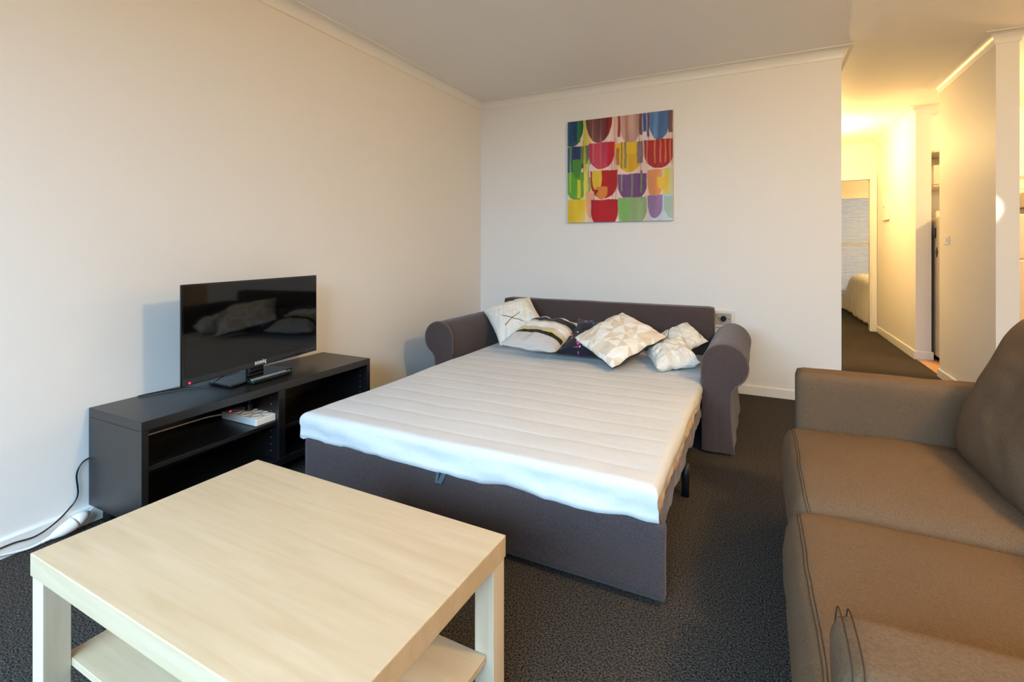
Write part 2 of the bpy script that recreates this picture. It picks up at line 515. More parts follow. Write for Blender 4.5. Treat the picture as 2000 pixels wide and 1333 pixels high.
# ------------------------------------------------------------------ bedroom bed, hall and kitchen things
bed = thing('bed', 'bed in the bedroom under a white duvet that hangs to the floor', 'bed', (2.2, 9.75, 0))
box('base', -0.70, 0.70, -0.98, 1.0, 0.12, 0.32, M['cream'], bed, 0.02)
box('mattress', -0.72, 0.72, -1.0, 1.02, 0.325, 0.52, M['mattress'], bed, 0.05, 4)
for sx in (-0.62, 0.62):
    for sy in (-0.9, 0.9):
        box('leg', sx - 0.03, sx + 0.03, sy - 0.03, sy + 0.03, 0.0, 0.12, M['black'], bed)
def duvet_mesh():
    nx, ny = 70, 70
    verts = []; faces = []
    hw, hl = 0.73, 1.03
    drop = 0.56
    def prof(t, half):
        # t in -1..1 -> (pos, drop)
        a = abs(t); sgn = 1 if t >= 0 else -1
        L = half + drop
        s = a * L
        r = 0.10
        if s < half - r: return sgn * s, 0.0
        s2 = s - (half - r)
        q = r * math.pi / 2
        if s2 < q:
            an = s2 / r
            return sgn * (half - r + r * math.sin(an)), r * (1 - math.cos(an))
        return sgn * (half + 0.10 * (s2 - q)), r + (s2 - q)
    for j in range(ny + 1):
        for i in range(nx + 1):
            u = -1 + 2 * i / nx; v = -1 + 2 * j / ny
            x, dx = prof(u, hw); y, dy = prof(v, hl)
            d = max(dx, dy)
            if dx > 0 and dy > 0: d = min(max(dx, dy) + 0.25 * min(dx, dy), 0.61)
            w = min(d / 0.3, 1)
            ph = 26 * (y if dx > dy else x)
            off = w * 0.03 * math.sin(ph + 2 * fbm(x * 2, y * 2))
            if dx > dy: x += math.copysign(off + 0.02 * w, u)
            elif dy > 0: y += math.copysign(off + 0.02 * w, v)
            z = 0.625 - d + 0.02 * fbm(x * 3, y * 3) + (1 - w) * 0.02
            verts.append((x, y, max(z, 0.012 + 0.006 * math.sin(ph))))
    for j in range(ny):
        for i in range(nx):
            a = j * (nx + 1) + i
            faces.append((a, a + 1, a + nx + 2, a + nx + 1))
    me = bpy.data.meshes.new('duvet'); me.from_pydata(verts, [], faces); me.update()
    return me
dv = link('duvet', duvet_mesh(), M['duvet'], None, True)
dv.location = (2.2, 9.75, 0)
tag(dv, 'white duvet draped over the bed in the bedroom', 'duvet')
md = dv.modifiers.new('thick', 'SOLIDIFY'); md.thickness = 0.012; md.offset = 1

wp = thing('wall_panel', 'small white rectangular cover panel on the hall wall', 'panel', (XH, 7.55, 1.61))
box('cover', -0.028, 0, -0.16, 0.16, -0.145, 0.145, M['white_plastic'], wp, 0.006)
box('latch', -0.034, -0.028, -0.01, 0.01, 0.0, 0.03, M['grey_plastic'], wp, 0.002)

sw = thing('light_switch', 'white light switch on the free standing wall end', 'light switch', (XH - 0.005, 5.325, 1.187))
box('plate', -0.009, 0, -0.057, 0.057, -0.037, 0.037, M['white_plastic'], sw, 0.003)
box('rocker', -0.014, -0.009, -0.03, 0.0, -0.014, 0.014, M['white_plastic'], sw, 0.002)

fr = thing('fridge', 'tall pale fridge behind the hall wall end', 'fridge', (1.56, 6.06, 0))
box('body', 0, 0.58, 0.065, 0.66, 0.045, 1.43, M['fridge'], fr, 0.012)
box('freezer_door', 0, 0.58, 0.0, 0.06, 1.02, 1.43, M['fridge'], fr, 0.012)
box('door', 0, 0.58, 0.0, 0.06, 0.05, 1.01, M['fridge'], fr, 0.012)
box('handle', 0.03, 0.055, -0.035, 0.0, 0.70, 0.98, M['grey_plastic'], fr, 0.006)
box('hinge', 0.01, 0.05, 0.01, 0.05, 1.43, 1.442, M['grey_plastic'], fr, 0.003)
box('kick_plate', 0.02, 0.56, 0.03, 0.62, 0.007, 0.045, M['plastic_black'], fr)
t = thing('fridge_magnet', 'slim dark hook hanging high on the fridge side', 'magnet', (1.56, 6.26, 1.27))
box('bar', -0.006, 0, -0.012, 0.012, -0.05, 0.05, M['plastic_black'], t, 0.003)
box('hook', -0.02, -0.006, -0.006, 0.006, -0.05, -0.03, M['plastic_black'], t, 0.002)
t = thing('fridge_magnet', 'brown leaf shaped magnet low on the fridge side', 'magnet', (1.56, 6.22, 1.08))
bm = bmesh.new()
pts = [(0, 0.05), (0.016, 0.02), (0.036, 0.0), (0.016, -0.02), (0.006, -0.05), (-0.012, -0.02), (-0.03, -0.004), (-0.012, 0.02)]
A = [bm.verts.new((-0.006, a, b)) for a, b in pts]; B = [bm.verts.new((0, a, b)) for a, b in pts]
bm.faces.new(A); bm.faces.new(B[::-1])
for k in range(8): bm.faces.new((A[k], A[(k + 1) % 8], B[(k + 1) % 8], B[k]))
done(bm, 'leaf', M['magnet'], t)

oc = thing('overhead_cupboard', 'cream overhead cupboard and open shelf above the fridge', 'cupboard', (1.545, 6.30, 0))
box('bottom_board', 0, 0.62, 0, 0.44, 1.735, 1.755, M['cream'], oc, 0.002)
box('door', 0, 0.62, -0.02, -0.001, 1.757, 1.945, M['cream'], oc, 0.003)
box('top_board', 0, 0.62, -0.02, 0.44, 2.075, 2.095, M['cream'], oc, 0.002)
box('back_board', 0, 0.62, 0.42, 0.44, 1.76, 2.07, M['cream'], oc)
box('side_board', 0.60, 0.62, 0, 0.415, 1.76, 2.07, M['cream'], oc)
pb = tag(box('storage_box', 1.60, 1.95, 6.42, 6.68, 1.432, 1.50, M['cream'], None, 0.006), 'flat pale box lying on top of the fridge', 'box')

ks = thing('splashback', 'cream tiled splashback behind the stove', 'tiles', (2.19, YK, 0.92))
box('grout_bed', 0, 1.40, -0.006, -0.0008, 0, 0.93, M['grout'], ks)
bm = bmesh.new(); bm_box(bm, 0, 0.193, -0.012, -0.006, 0, 0.093, 0.0015, 1)
tl0 = done(bm, 'tile', M['tile'], ks); k = 0
for r in range(9):
    for c in range(7):
        o = tl0 if k == 0 else tl0.copy()
        if k: COL.objects.link(o); o.parent = ks
        o.location = (0.004 + c * 0.197, 0, 0.006 + r * 0.099); k += 1
rh = thing('range_hood', 'pale range hood on the tiled wall above the stove', 'range hood', (2.28, YK - 0.014, 1.52))
bm = bmesh.new()
sec = [(0, 0), (-0.48, 0), (-0.48, 0.05), (-0.30, 0.14), (0, 0.14)]
A = [bm.verts.new((0, a, b)) for a, b in sec]; B = [bm.verts.new((0.6, a, b)) for a, b in sec]
bm.faces.new(A); bm.faces.new(B[::-1])
for q in range(5): bm.faces.new((A[q], A[(q + 1) % 5], B[(q + 1) % 5], B[q]))
done(bm, 'canopy', M['cream'], rh)
box('filter', 0.04, 0.56, -0.44, -0.04, -0.008, 0, M['stainless'], rh)
box('control_strip', 0.1, 0.5, -0.484, -0.48, 0.01, 0.035, M['plastic_black'], rh)
stv = thing('stove', 'white upright stove with black cooktop', 'stove', (2.27, YK - 0.62, 0.0065))
box('body', 0, 0.6, 0.03, 0.60, 0.05, 0.86, M['white_plastic'], stv, 0.006)
box('control_panel', 0, 0.6, 0.0, 0.03, 0.795, 0.875, M['cream'], stv, 0.004)
box('oven_door', 0.01, 0.59, 0.0, 0.029, 0.16, 0.755, M['white_plastic'], stv, 0.005)
box('door_trim', 0.01, 0.59, 0.004, 0.029, 0.757, 0.793, M['plastic_black'], stv)
box('drawer', 0.01, 0.59, 0.0, 0.029, 0.05, 0.15, M['white_plastic'], stv, 0.005)
box('cooktop', 0, 0.6, 0.0, 0.60, 0.876, 0.905, M['plastic_gloss'], stv, 0.003)
for x in (0.1, 0.2, 0.3, 0.4, 0.5):
    cyl('knob', (x, 0.0, 0.835), 0.018, -0.02, M['plastic_black'], stv, 12, 'y')
bar = tube('door_handle', [(0.06, -0.03, 0.73), (0.54, -0.03, 0.73)], 0.009, M['stainless'], stv)
for sx in (0.03, 0.55):
    for sy in (0.06, 0.55):
        box('foot', sx, sx + 0.03, sy, sy + 0.03, 0, 0.05, M['plastic_black'], stv)
fp = thing('kettle', 'small black kettle on the stove', 'kettle', (2.40, YK - 0.28, 0.912))
cyl('pot', (0, 0, 0), 0.085, 0.12, M['plastic_black'], fp, r2=0.065)
cyl('lid', (0, 0, 0.12), 0.06, 0.015, M['plastic_black'], fp, r2=0.03)
tube('handle', smooth_path([(-0.07, 0, 0.11), (-0.08, 0, 0.18), (-0.02, 0, 0.215), (0.05, 0, 0.19), (0.07, 0, 0.11)], 5), 0.009, M['plastic_black'], fp)
tube('spout', [(0.07, 0, 0.05), (0.12, 0, 0.12)], [0.018, 0.01], M['plastic_black'], fp)
kc = thing('base_cabinet', 'cream kitchen base cabinet right of the stove', 'cabinet', (2.88, YK - 0.60, 0.0065))
box('body', 0, 0.66, 0.02, 0.58, 0.1, 0.865, M['cream'], kc, 0.003)
for x in (0.004, 0.335):
    d = box('door', x, x + 0.322, 0.0, 0.018, 0.105, 0.86, M['cream'], kc, 0.003)
    box('handle', x + 0.14, x + 0.18, -0.02, 0.0, 0.79, 0.80, M['stainless'], d)
box('plinth', 0, 0.66, 0.06, 0.58, 0, 0.1, M['plastic_black'], kc)
tag(box('worktop', 2.88, 3.56, YK - 0.62, YK - 0.014, 0.873, 0.908, M['plastic_gloss'], None, 0.004), 'dark kitchen worktop right of the stove', 'worktop')

# ------------------------------------------------------------------ sofa bed
sb = thing('sofa_bed', 'dark brown sofa bed with rolled arms pulled out into a double bed', 'sofa bed', (-1.11, 2.9, 0))
OX, OY = -1.11, 2.9
AY0, AY1 = 2.90, 3.80

def arm_profile(sgn, xi):
    """closed section (x, z) of a rolled arm; xi inner face, sgn +1 when the roll overhangs towards +x"""
    r = 0.117
    cx = r; cz = 0.481
    pts = [(0.0, 0.014), (0.0, 0.12), (0.0, 0.25), (0.0, 0.38), (0.0, cz)]
    for k in range(1, 27):
        a = math.pi - k / 26 * math.radians(236)
        pts.append((cx + r * math.cos(a), cz + r * math.sin(a)))
    pts += [(0.168, 0.372), (0.152, 0.345), (0.147, 0.30), (0.148, 0.22), (0.152, 0.14), (0.158, 0.07), (0.164, 0.014)]
    return [(xi + sgn * x, z) for x, z in pts]

def make_arm(sgn, xi):
    prof = arm_profile(sgn, xi)
    k = len(prof); ny = 24
    verts = []; faces = []
    for j in range(ny + 1):
        y = AY0 + (AY1 - AY0) * j / ny
        for i, (x, z) in enumerate(prof):
            w = 0.004 * fbm(x * 6 + 3, y * 5, z * 6) + (0.0045 * max(0, 0.3 - z) / 0.3) * math.sin(y * 21 + x * 9)
            edge = min(j, ny - j) / 2.0
            sh = 0.0 if edge >= 1 else -0.006 * (1 - edge)
            cxm = xi + sgn * 0.08
            dx = (w + sh) * (1 if x > cxm else -1)
            verts.append((x + dx * (1.0 if z > 0.02 else 1.0) - OX, y - OY, z + (sh if z > 0.5 else 0)))
    for j in range(ny):
        for i in range(k):
            a = j * k + i; b = j * k + (i + 1) % k
            faces.append((a, b, b + k, a + k))
    faces.append(tuple(range(ny * k, ny * k + k)))
    me = bpy.data.meshes.new('arm'); me.from_pydata(verts, [], faces); me.update()
    bm = bmesh.new(); bm.from_mesh(me)
    bmesh.ops.triangulate(bm, faces=[f for f in bm.faces if len(f.verts) > 4])
    bmesh.ops.recalc_face_normals(bm, faces=bm.faces[:]); bm.to_mesh(me); bm.free()
    a_o = auto_smooth(link('arm', me, M['bedfab'], sb), 50)
    # front panel: slightly domed, with vertical drape
    bm = bmesh.new()
    nz = len(prof)
    cx = sum(p[0] for p in prof) / nz
    rings = []
    for t, dy in ((1.0, 0.004), (0.985, -0.004), (0.8, -0.009), (0.5, -0.012), (0.2, -0.012)):
        row = []
        for x, z in prof:
            mx = xi + sgn * (0.117 if z > 0.40 else 0.075)
            mz = 0.48 if z > 0.40 else z
            if z <= 0.03: mz = z
            xx = mx + (x - mx) * t; zz_ = mz + (z - mz) * t if z > 0.40 else z
            fold = 0.006 * math.sin(x * 46) * max(0, (0.42 - z) / 0.42) * (1 - t * t)
            row.append(bm.verts.new((xx - OX, AY0 - OY + dy + fold, zz_)))
        rings.append(row)
    for A, B in zip(rings[:-1], rings[1:]):
        for i in range(nz - 1):
            bm.faces.new((A[i], A[i + 1], B[i + 1], B[i]))
    bm.faces.new(rings[-1])
    bmesh.ops.triangulate(bm, faces=[f for f in bm.faces if len(f.verts) > 4])
    f_o = auto_smooth(done(bm, 'arm_front', M['bedfab'], a_o), 50)
    tube('piping', [(x - OX, AY0 - OY - 0.003, z) for x, z in prof[3:]], 0.0045, M['bedpipe'], a_o, 6)
    return a_o
make_arm(1, -0.287)
make_arm(-1, -1.915)

def soft_box(name, x0, x1, y0, y1, z0, z1, m, parent, r=0.03, n=(30, 8, 12), amp=0.004, freq=4, bulge=0.0, seed=0):
    """rounded box with a lightly uneven, upholstered surface"""
    bm = bmesh.new()
    bmesh.ops.create_cube(bm, size=1.0)
    bmesh.ops.subdivide_edges(bm, edges=[e for e in bm.edges if abs(e.verts[0].co.x - e.verts[1].co.x) > 0.5], cuts=n[0], use_grid_fill=True)
    bmesh.ops.subdivide_edges(bm, edges=[e for e in bm.edges if abs(e.verts[0].co.y - e.verts[1].co.y) > 0.5], cuts=n[1], use_grid_fill=True)
    bmesh.ops.subdivide_edges(bm, edges=[e for e in bm.edges if abs(e.verts[0].co.z - e.verts[1].co.z) > 0.5], cuts=n[2], use_grid_fill=True)
    c = Vector(((x0 + x1) / 2, (y0 + y1) / 2, (z0 + z1) / 2)); hs = Vector(((x1 - x0) / 2, (y1 - y0) / 2, (z1 - z0) / 2))
    for v in bm.verts:
        p = Vector((v.co.x * 2 * hs.x, v.co.y * 2 * hs.y, v.co.z * 2 * hs.z))
        u = Vector((v.co.x * 2, v.co.y * 2, v.co.z * 2))
        q = Vector([max(-(h_ - r), min(h_ - r, a)) for a, h_ in zip(p, hs)])
        # bunch the outermost rows towards the rounded edge
        d = p - q
        if d.length > 1e-6:
            mx = max(abs(a) for a in d)
            p = q + d.normalized() * mx
        if bulge:
            k = (1 - u.x ** 2) * (1 - u.y ** 2) if abs(u.z) > 0.99 else 0
            if abs(u.y) > 0.99: k = (1 - u.x ** 2) * (1 - u.z ** 2)
            if abs(u.x) > 0.99: k = (1 - u.y ** 2) * (1 - u.z ** 2)
            nrm = Vector([a if abs(a) > 0.99 else 0 for a in u])
            p += nrm * bulge * max(k, 0) ** 0.6
        w = c + p
        a = amp * fbm(w.x * freq + seed, w.y * freq, w.z * freq)
        v.co = w + (d.normalized() if d.length > 1e-6 else Vector((0, 0, 1))) * a
    return done(bm, name, m, parent, True)

def rel(o, org):
    """re-express a mesh given in world coordinates relative to its parent's origin"""
    o.data.transform(Matrix.Translation(-Vector(org)))
    return o
ORG = (OX, OY, 0)
rel(soft_box('backrest', -1.935, -0.285, 3.70, 3.83, 0.10, 0.702, M['bedfab'], sb, 0.022, (40, 8, 16), 0.004, 3), ORG)
fp_ = rel(soft_box('front_panel', -1.838, -0.262, 1.575, 1.612, 0.018, 0.262, M['bedfab'], sb, 0.012, (50, 5, 14), 0.006, 2.4), ORG)
# frame of the pull-out part
rel(box('side_rail', -1.80, -1.77, 1.62, 3.69, 0.14, 0.20, M['steel_dark'], sb, 0.003), ORG)
rel(box('side_rail', -0.335, -0.305, 1.62, 3.69, 0.14, 0.20, M['steel_dark'], sb, 0.003), ORG)
bm = bmesh.new(); bm_box(bm, -0.72, 0.72, -0.03, 0.03, 0, 0.016, 0.003, 1)
s0 = done(bm, 'bed_slat', M['birch'], sb)
for i in range(16):
    o = s0 if i == 0 else s0.copy()
    if i: COL.objects.link(o); o.parent = sb
    o.location = (0.03, -1.18 + i * 0.125, 0.205)
for x, y in ((-0.30, 2.345), (-1.785, 2.345)):
    rel(tube('leg', [(x, y, 0.0), (x, y + 0.002, 0.10), (x + 0.004, y + 0.012, 0.145)], [0.017, 0.017, 0.012], M['steel_dark'], sb, 12), ORG)
pt = bmesh.new()
for x0, x1, lean in ((-1.112, -1.100, 0.006), (-1.086, -1.066, 0.022)):
    vs = [pt.verts.new(p) for p in ((x0, 1.571, 0.262), (x1, 1.571, 0.262), (x1 - lean, 1.566, 0.218), (x0 - lean, 1.566, 0.218), (x0, 1.574, 0.262), (x1, 1.574, 0.262), (x1 - lean, 1.569, 0.218), (x0 - lean, 1.569, 0.218))]
    for q in ((0, 1, 2, 3), (4, 7, 6, 5), (0, 4, 5, 1), (1, 5, 6, 2), (2, 6, 7, 3), (3, 7, 4, 0)):
        pt.faces.new([vs[i] for i in q])
rel(done(pt, 'pull_strap', M['strap'], sb), ORG)

# mattress: a rounded, channel quilted pad
def mattress_mesh():
    X0, X1, Y0, Y1 = -1.868, -0.282, 1.572, 3.69
    ztop = 0.374
    r = 0.03
    def ext(dmax):
        E_ = []
        for k in range(1, 6):
            a = k / 5 * math.pi / 2
            E_.append((r * math.sin(a), r * (1 - math.cos(a))))
        n = max(2, int((dmax - r) / 0.014))
        for k in range(1, n + 1):
            E_.append((r, r + (dmax - r) * k / n))
        E_.append((r - 0.02, dmax + 0.004))
        return E_
    exL, exR, exF, exB = ext(0.112), ext(0.045), ext(0.112), ext(0.10)
    nx, ny = 110, 300
    def axis(a, b, n, e0, e1):
        L = [(a + r - o, d, -1) for o, d in e0[::-1]]
        L += [(a + r + (b - a - 2 * r) * k / n, 0.0, 0) for k in range(n + 1)]
        L += [(b - r + o, d, 1) for o, d in e1]
        return L
    AX = axis(X0, X1, nx, exL, exR); AYs = axis(Y0, Y1, ny, exF, exB)
    verts = []; faces = []
    pitch = 0.135
    for (y, dy, sy) in AYs:
        for (x, dx, sx) in AX:
            d = max(dx, dy)
            ph = ((y + 0.012 * fbm(x * 1.3, y * 0.7, 4)) - Y0 - 0.11) / pitch
            puff = abs(math.sin(math.pi * ph)) ** 0.22
            inner = max(0.0, min(1.0, min(x - X0, X1 - x) / 0.09))
            z = ztop - d
            if d < 0.006:
                z += 0.0055 * (puff - 1) * inner + 0.006 * fbm(x * 2.0, y * 2.0, 1) + 0.0010 * fbm(x * 5, y * 8, 2)
                # the pad hollows a little towards the sides
                z -= 0.006 * (1 - min(1.0, (x - X0) / 0.25)) * (0.5 + 0.5 * math.sin(y * 3.1 + 1.0))
            xx, yy = x, y
            w = min(1.0, d / 0.06)
            if sy < 0 and dy > 0:
                yy += w * (0.012 * fbm(x * 3.2, z * 13, 7) + 0.005 * math.sin(x * 9 + z * 60) + 0.004 * fbm(x * 11, z * 26, 3))
                z += (dy / 0.112) * (0.016 * fbm(x * 2.3, 0, 9) + 0.007 * fbm(x * 7.0, 0, 4))
            if sx != 0 and dx > 0:
                xx += w * 0.010 * fbm(y * 3.2, z * 13, 11)
                z += (dx / 0.112) * 0.012 * fbm(y * 2.7, 0, 5)
            if sx < 0: xx += 0.018 * fbm(0.3, y * 1.2, 2.2) * 1.0
            verts.append((xx, yy, z))
    n = len(AX)
    for j in range(len(AYs) - 1):
        for i in range(n - 1):
            a = j * n + i
            faces.append((a, a + 1, a + n + 1, a + n))
    # close the underside
    me = bpy.data.meshes.new('mattress'); me.from_pydata(verts, [], faces); me.update()
    bm = bmesh.new(); bm.from_mesh(me)
    bd = [e for e in bm.edges if e.is_boundary]
    r_ = bmesh.ops.extrude_edge_only(bm, edges=bd)
    for v in [g for g in r_['geom'] if isinstance(g, bmesh.types.BMVert)]:
        v.co.x += (OX - v.co.x) * 0.12; v.co.y += (2.63 - v.co.y) * 0.12; v.co.z = max(min(v.co.z, 0.30), 0.264)
    bmesh.ops.recalc_face_normals(bm, faces=bm.faces[:])
    bm.to_mesh(me); bm.free()
    return me
mt = tag(link('mattress', mattress_mesh(), M['mattress'], None, True), 'thin white quilted mattress spread over the opened sofa bed', 'mattress')
def strip(name, y0, y1, zt, zb, xb, seed, m, parent):
    verts = []; faces = []; n = 90; k = 10
    for i in range(n + 1):
        y = y0 + (y1 - y0) * i / n
        for j in range(k + 1):
            t = j / k
            low = zb + 0.018 * fbm(y * 4, seed) + 0.012 * math.sin(y * 17 + seed)
            z = zt + (low - zt) * t
            x = xb + 0.012 * math.sin(math.pi * t) + 0.010 * t * fbm(y * 9, t * 3, seed) + 0.006 * math.sin(y * 40 + 3 * t + seed) * t - 0.01 * t
            verts.append((x, y, z))
    for i in range(n):
        for j in range(k):
            a = i * (k + 1) + j
            faces.append((a, a + 1, a + k + 2, a + k + 1))
    me = bpy.data.meshes.new(name); me.from_pydata(verts, [], faces); me.update()
    o = link(name, me, m, parent, True)
    s_ = o.modifiers.new('thick', 'SOLIDIFY'); s_.thickness = 0.004
    return o
tag(strip('side_cover', 1.60, 3.60, 0.338, 0.262, -0.291, 2.0, M['beige'], mt), 'crumpled beige side of the mattress')
rel(tag(strip('base_cover', 1.62, 2.88, 0.258, 0.165, -0.296, 5.0, M['bedpipe'], sb), 'brown cloth hanging under the mattress'), ORG)

# ------------------------------------------------------------------ cushions: printed pads hung between four corner points
def seg_d(u, v, a, b):
    ax, ay = a; bx, by = b
    dx, dy = bx - ax, by - ay
    t = np.clip(((u - ax) * dx + (v - ay) * dy) / (dx * dx + dy * dy), 0, 1)
    return np.hypot(u - ax - t * dx, v - ay - t * dy)
def lin(c):
    c = np.array(c, float) / 255.0
    return np.where(c <= 0.04045, c / 12.92, ((c + 0.055) / 1.055) ** 2.4)

def pad(name, corners, thick, front, back, label, group, seed=0, n=120, pinch=0.07, crinkle=1.0, sag=None, flip=False, power=0.5):
    c = [Vector(p) for p in corners]
    u = np.linspace(-1, 1, n + 1)
    U, V = np.meshgrid(u, u)
    pu = U * (1 - pinch * (1 - V ** 2)); pv = V * (1 - pinch * (1 - U ** 2))
    # bunch samples towards the seam
    a, b = (pu + 1) / 2, (pv + 1) / 2
    C = np.array([list(x) for x in c])
    Pm = ((1 - a) * (1 - b))[..., None] * C[0] + (a * (1 - b))[..., None] * C[1] + (a * b)[..., None] * C[2] + ((1 - a) * b)[..., None] * C[3]
    nr = (c[1] - c[0]).cross(c[3] - c[0]) + (c[2] - c[1]).cross(c[0] - c[1]) * -1 + (c[3] - c[2]).cross(c[1] - c[2]) + (c[0] - c[3]).cross(c[2] - c[3]) * -1
    nr = (c[2] - c[0]).cross(c[3] - c[1]); nr.normalize()
    if flip: nr = -nr
    nn = np.array(list(nr))
    H = (np.clip(1 - np.abs(U) ** 2.2, 0, 1) * np.clip(1 - np.abs(V) ** 2.2, 0, 1)) ** power
    rng = np.zeros_like(U); rng2 = np.zeros_like(U)
    for j in range(n + 1):
        for i in range(n + 1):
            uu, vv = U[j, i], V[j, i]
            e = max(abs(uu), abs(vv))
            wv = noise.fractal(Vector((uu * 1.7 + seed, vv * 1.7, seed * 0.7)), 1.0, 2.0, 3)
            ang = math.atan2(vv, uu)
            pl = math.sin(ang * 9 + seed + 2 * wv) * max(0, e - 0.55) / 0.45 * (1 - e) * 2.2
            rng[j, i] = wv * 0.16 + pl * 0.16
            rng2[j, i] = noise.noise(Vector((uu * 3 + seed, vv * 3, 5.0)))
    T = thick / 2
    edge = np.maximum(np.abs(U), np.abs(V)) ** 6
    wob = (rng2 * edge * 0.012 * crinkle)[..., None] * nn
    top = Pm + wob + (T * (H + rng * crinkle * np.minimum(H * 2, 1)))[..., None] * nn
    bot = Pm + wob - (T * 0.8 * (H + rng.T * crinkle * 0.6 * np.minimum(H * 2, 1)))[..., None] * nn
    if sag: top = sag(top, U, V); bot = sag(bot, U, V)
    tv = top.reshape(-1, 3); bv = bot.reshape(-1, 3)
    verts = [tuple(p) for p in tv]
    idx = np.arange((n + 1) ** 2).reshape(n + 1, n + 1)
    bidx = idx.copy(); k = len(verts)
    for j in range(1, n):
        for i in range(1, n):
            bidx[j, i] = k; k += 1; verts.append(tuple(bot[j, i]))
    faces = []
    for j in range(n):
        for i in range(n):
            faces.append((int(idx[j, i]), int(idx[j, i + 1]), int(idx[j + 1, i + 1]), int(idx[j + 1, i])))
    nf = len(faces)
    for j in range(n):
        for i in range(n):
            faces.append((int(bidx[j, i]), int(bidx[j + 1, i]), int(bidx[j + 1, i + 1]), int(bidx[j, i + 1])))
    me = bpy.data.meshes.new(name); me.from_pydata(verts, [], faces); me.update()
    uc = (u[:-1] + u[1:]) / 2
    UC, VC = np.meshgrid(uc, uc)
    cf = front(UC, VC).reshape(-1, 3); cb = back(UC, VC).reshape(-1, 3)
    col = np.concatenate([cf, cb]); col = np.repeat(col, 4, axis=0)
    col = np.concatenate([col, np.ones((len(col), 1))], axis=1).astype(np.float32)
    at = me.color_attributes.new('print', 'FLOAT_COLOR', 'CORNER')
    at.data.foreach_set('color', col.ravel())
    if flip: me.flip_normals()
    o = link(name, me, M['print_cloth'], None, True)
    ring = [top[0, i] for i in range(0, n, 3)] + [top[j, n] for j in range(0, n, 3)] + [top[n, i] for i in range(n, 0, -3)] + [top[j, 0] for j in range(n, 0, -3)]
    return tag(o, label, 'cushion', group), ring

def pr_plain(c):
    L = lin(c)
    return lambda U, V: np.broadcast_to(L, U.shape + (3,)).copy()
def pr_lines(seed, cross=True):
    def f(U, V):
        rs = np.random.RandomState(seed)
        img = np.broadcast_to(lin((226, 222, 212)), U.shape + (3,)).copy()
        cols = [(238, 236, 232), (238, 236, 232), (224, 198, 190), (205, 214, 198), (172, 208, 220), (228, 226, 176), (220, 204, 196)]
        for k in range(34):
            c = cols[k % len(cols)]
            cx, cy = rs.uniform(-0.95, 0.95, 2); L = rs.uniform(0.25, 0.7)
            an = rs.choice([0.12, 1.25, -0.9, 0.12, 1.25]) + rs.uniform(-0.08, 0.08)
            a = (cx - L * math.cos(an), cy - L * math.sin(an)); b = (cx + L * math.cos(an), cy + L * math.sin(an))
            w = rs.uniform(0.014, 0.035)
            m = np.clip((w - seg_d(U, V, a, b)) / 0.012 + 0.5, 0, 1)[..., None] * 0.6
            img = img * (1 - m) + lin(c) * m
        if cross:
            for a, b in cross:
                m = np.clip((0.016 - seg_d(U, V, a, b)) / 0.012 + 0.5, 0, 1)[..., None]
                img = img * (1 - m) + lin((30, 38, 46)) * m
        return img
    return f
def pr_stripes(U, V):
    # v runs from the front edge (-1) to the back edge (+1)
    v = V + 0.02 * np.sin(U * 2.0)
    img = np.broadcast_to(lin((196, 194, 194)), U.shape + (3,)).copy()
    for a, b, c in ((-1.2, -0.60, (190, 185, 180)), (-0.60, -0.42, (28, 24, 26)), (-0.42, -0.35, (222, 200, 50)), (-0.35, -0.18, (196, 188, 184)), (-0.18, 0.16, (232, 230, 222)), (0.16, 0.27, (184, 180, 176)), (0.27, 0.64, (24, 22, 24)), (0.64, 0.72, (176, 172, 168)), (0.72, 1.2, (228, 226, 220))):
        m = ((v >= a) & (v < b))[..., None]
        img = np.where(m, lin(c), img)
    return img
def pr_dark(U, V):
    rs = np.random.RandomState(5)
    img = np.broadcast_to(lin((24, 26, 44)), U.shape + (3,)).copy()
    cols = [(226, 60, 150), (236, 236, 236), (90, 200, 190), (230, 120, 80), (150, 60, 130), (40, 60, 90)]
    for k in range(46):
        cx, cy = rs.uniform(-1, 1, 2); an = rs.uniform(0, 6.28); L = rs.uniform(0.06, 0.2)
        p = [(cx + L * math.cos(an + q) * (0.35 if i else 1), cy + L * math.sin(an + q) * (0.35 if i else 1)) for i, q in enumerate((0, 2.2, 4.0))]
        s = [(p[(i + 1) % 3][0] - p[i][0]) * (V - p[i][1]) - (p[(i + 1) % 3][1] - p[i][1]) * (U - p[i][0]) for i in range(3)]
        m = ((s[0] > 0) & (s[1] > 0) & (s[2] > 0)) | ((s[0] < 0) & (s[1] < 0) & (s[2] < 0))
        img = np.where(m[..., None], lin(cols[k % 6]), img)
    return img
